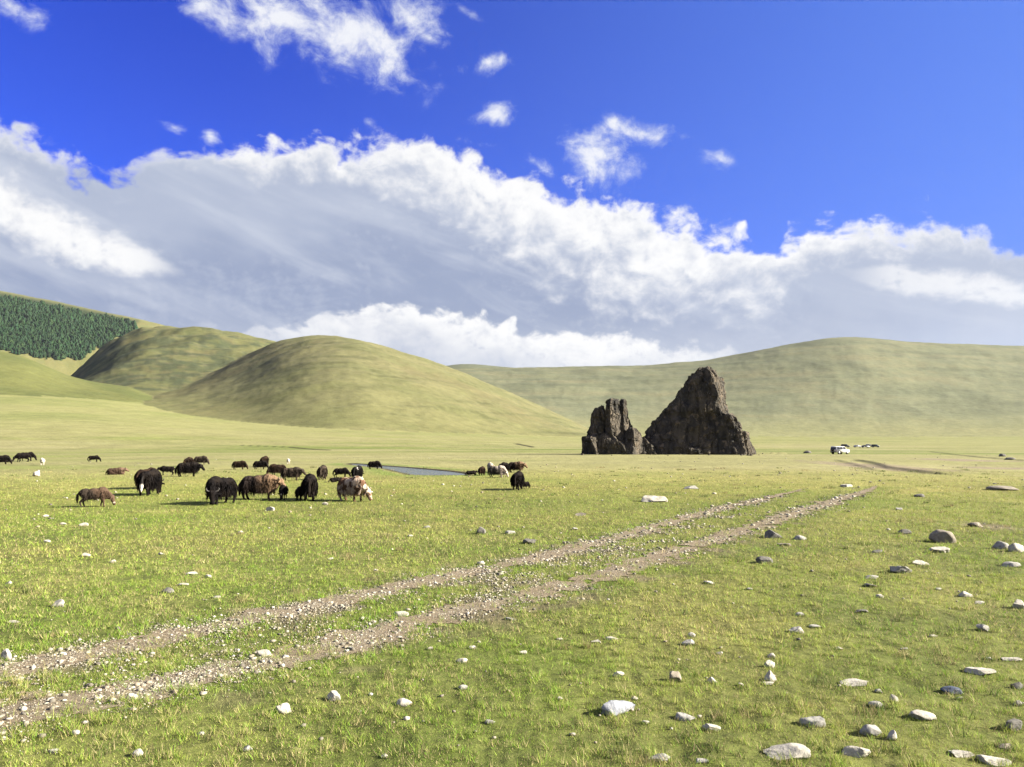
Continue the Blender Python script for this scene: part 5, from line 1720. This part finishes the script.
    b_right = band([(500, 230), (780, 252), (860, 276), (920, 282), (970, 288), (1024, 297), (1200, 310)],
                   [(-200, 0), (800, 0), (850, 3), (890, 8), (960, 9), (1024, 9), (1200, 10)], 2.8)
    bottop = crv([(-200, 330), (200, 330), (270, 326), (300, 322), (345, 313), (400, 309), (440, 314), (480, 321), (520, 330), (560, 332), (600, 338), (640, 343), (690, 350), (740, 360), (800, 372), (1200, 380)], 0, 500)
    sb = bottop + 11.0 - V
    ba = val([(-200, 0), (180, 0), (260, .45), (330, .9), (420, 1), (640, 1), (700, .7), (760, .1), (800, 0), (1200, 0)], 0, 1)
    b_bot = (sb * (1 / 14.0) + (n1 - .5) * 5.0 + (fine - .5) * 2.0).step(-.1, .6) * ba
    b_bot = b_bot * (sb + (n1 - .5) * 60).step(66, 8) * ((fine - .5) * 1.6 + (streak - .5) * 1.6 + 1.0).clamp()

    # colours as they stand in the photograph, given back through the exposure
    k = 1.0 / (STR * 2 ** EXPOSURE)
    def lin(r, g, b):
        f = lambda c: ((c / 255 + .055) / 1.055) ** 2.4 if c > 10 else c / 255 / 12.92
        return tuple(f(c) * k for c in (r, g, b))
    deep = lin(150, 163, 194); mid = lin(178, 188, 211); soft = lin(214, 220, 233); white = lin(252, 252, 252); cream = lin(236, 238, 243)
    core = (s + (lowf - .5) * 120 + (n1 - .5) * 70).step(50, 130)
    lowp = (V + (lowf - .5) * 60 + (streak - .5) * 80).step(135, 45)
    g = mixc(nt, core, mid, deep)
    g = mixc(nt, lowp * .85, g, soft)
    g = mixc(nt, (streak - .47).step(.0, .24) * .55, g, soft)
    g = mixc(nt, (.47 - streak).step(.0, .25) * .25, g, deep)
    g = mixc(nt, (fine - .5).step(.0, .3) * .15, g, soft)
    g = mixc(nt, ((lowf - .55) * 3 + relief * 3.0).clamp() * .55, g, soft)
    sunny = rim.max(b_left).max(b_right).max(b_bot)
    shade = (relief * -4.5 + .05).clamp()
    wh = mixc(nt, shade, white, cream)
    wh = mixc(nt, (shade - .35).clamp() * 1.1, wh, mid)
    cloud = mixc(nt, sunny, g, wh)
    # blue-ish opening low on the right
    a = val([(-200, 0), (820, 0), (930, .55), (1024, .75), (1200, .8)], 0, 1)
    cloud = mixc(nt, a * V.step(150, 60) * (lowf - .2).step(.0, .4) * .7, cloud, lin(182, 200, 236))
    # small free clouds
    ell = [(225, 10, 66, 22, 14, 1), (290, 24, 92, 34, 14, 1.05), (348, 36, 84, 38, 16, 1.05), (388, 60, 46, 26, 34, 1), (410, 16, 52, 24, 24, .9), (430, 38, 38, 13, 12, .7),
           (490, 62, 46, 14, -14, .72), (495, 113, 26, 17, 0, .85), (600, 156, 46, 34, -12, 1.05), (614, 122, 20, 18, 30, .8), (645, 134, 58, 16, 14, .85), (720, 159, 30, 13, 16, .75), (10, 6, 40, 16, 8, .85),
           (475, 143, 34, 9, 8, .65), (368, 122, 16, 10, 0, .6), (210, 136, 13, 10, 0, .8), (680, 208, 24, 11, 0, .7), (175, 128, 26, 12, 0, .55), (548, 172, 40, 13, 30, .65), (470, 14, 30, 9, 20, .55), (735, 232, 26, 9, 0, .6),
           (-160, 60, 120, 40, 10, 1), (1180, 90, 90, 25, -10, .8)]
    n2 = noise(nt, P, 2.3, 7, .66, .25)
    d = None
    for cx, cy, rx, ry, an, st in ell:
        u0, v0 = uv_sky(np.array(cx, float), np.array(cy, float))
        ca, sa = math.cos(math.radians(-an)), math.sin(math.radians(-an))
        p = U - float(u0); q = V - float(v0)
        e = (p * (ca / rx) + q * (sa / rx)).pow(2) if False else None
        a1 = p * (ca / rx) + q * (sa / rx); a2 = q * (ca / ry) - p * (sa / ry)
        e = (a1 * a1 + a2 * a2).sqrt()
        t = (1.0 - e) * 1.0 + (st - 1.0)
        d = t if d is None else d.max(t)
    dd = d + (n2 - .5) * 3.2 - .10
    small = dd.step(-.10, 1.05) * d.step(-.5, .0)
    smallc = mixc(nt, dd.step(.15, .9), lin(214, 224, 246), lin(246, 248, 252))
    smallc = mixc(nt, (relief * -4).clamp() * .6, smallc, lin(196, 206, 232))
    # the clear sky: the Nishita sky, deepened towards the photograph's blue
    tint = nt.nodes.new('ShaderNodeVectorMath'); tint.operation = 'MULTIPLY'
    nt.links.new(sky.outputs[0], tint.inputs[0]); tint.inputs[1].default_value = SKY_TINT
    pale = (U.step(-380, 880) * .80 + V.step(420, 120) * .14) * U.abs().step(1500, 1000)
    clear = mixc(nt, pale, tint.outputs[0], lin(104, 152, 242))
    c = mixc(nt, small * .95, clear, smallc)
    c = mixc(nt, bank, c, cloud)
    # below the horizon the world is only ground bounce
    c = mixc(nt, dz.step(.0, -.06), c, (.25 * k, .25 * k, .12 * k))
    nt.links.new(c, bg.inputs['Color']); nt.links.new(bg.outputs[0], out.inputs['Surface'])
    w.cycles.sampling_method = 'MANUAL'; w.cycles.sample_map_resolution = 1024


EXPOSURE = 2.3
SKY_TINT = (.020, .088, .46)
build_sky()


def build_haze():
    bm = bmesh.new(); bmesh.ops.create_cube(bm, size=1, matrix=Matrix.Translation((0, 0, 850)) @ Matrix.Diagonal((19600, 19600, 1900, 1)))
    m = bpy.data.materials.new('valley_haze'); m.use_nodes = True; nt = m.node_tree; nt.nodes.clear()
    o = nt.nodes.new('ShaderNodeOutputMaterial'); v = nt.nodes.new('ShaderNodeVolumePrincipled')
    v.inputs['Color'].default_value = (.82, .90, 1.0, 1); v.inputs['Density'].default_value = HAZE
    v.inputs['Anisotropy'].default_value = .2
    nt.links.new(v.outputs[0], o.inputs['Volume'])
    ob = link('haze', bm_mesh('haze', bm), m, smooth=False)
    tag(ob, 'thin pale summer haze filling the valley', 'haze', kind='stuff')


HAZE = 0.6e-5
build_haze()
scene.view_settings.view_transform = 'Standard'; scene.view_settings.look = 'None'
scene.view_settings.exposure = EXPOSURE; scene.view_settings.gamma = 1.0
scene.view_settings.use_curve_mapping = False
scene.render.engine = 'CYCLES'
scene.cycles.use_denoising = True
scene.cycles.max_bounces = 5; scene.cycles.diffuse_bounces = 2; scene.cycles.transparent_max_bounces = 4
scene.cycles.caustics_reflective = False; scene.cycles.caustics_refractive = False
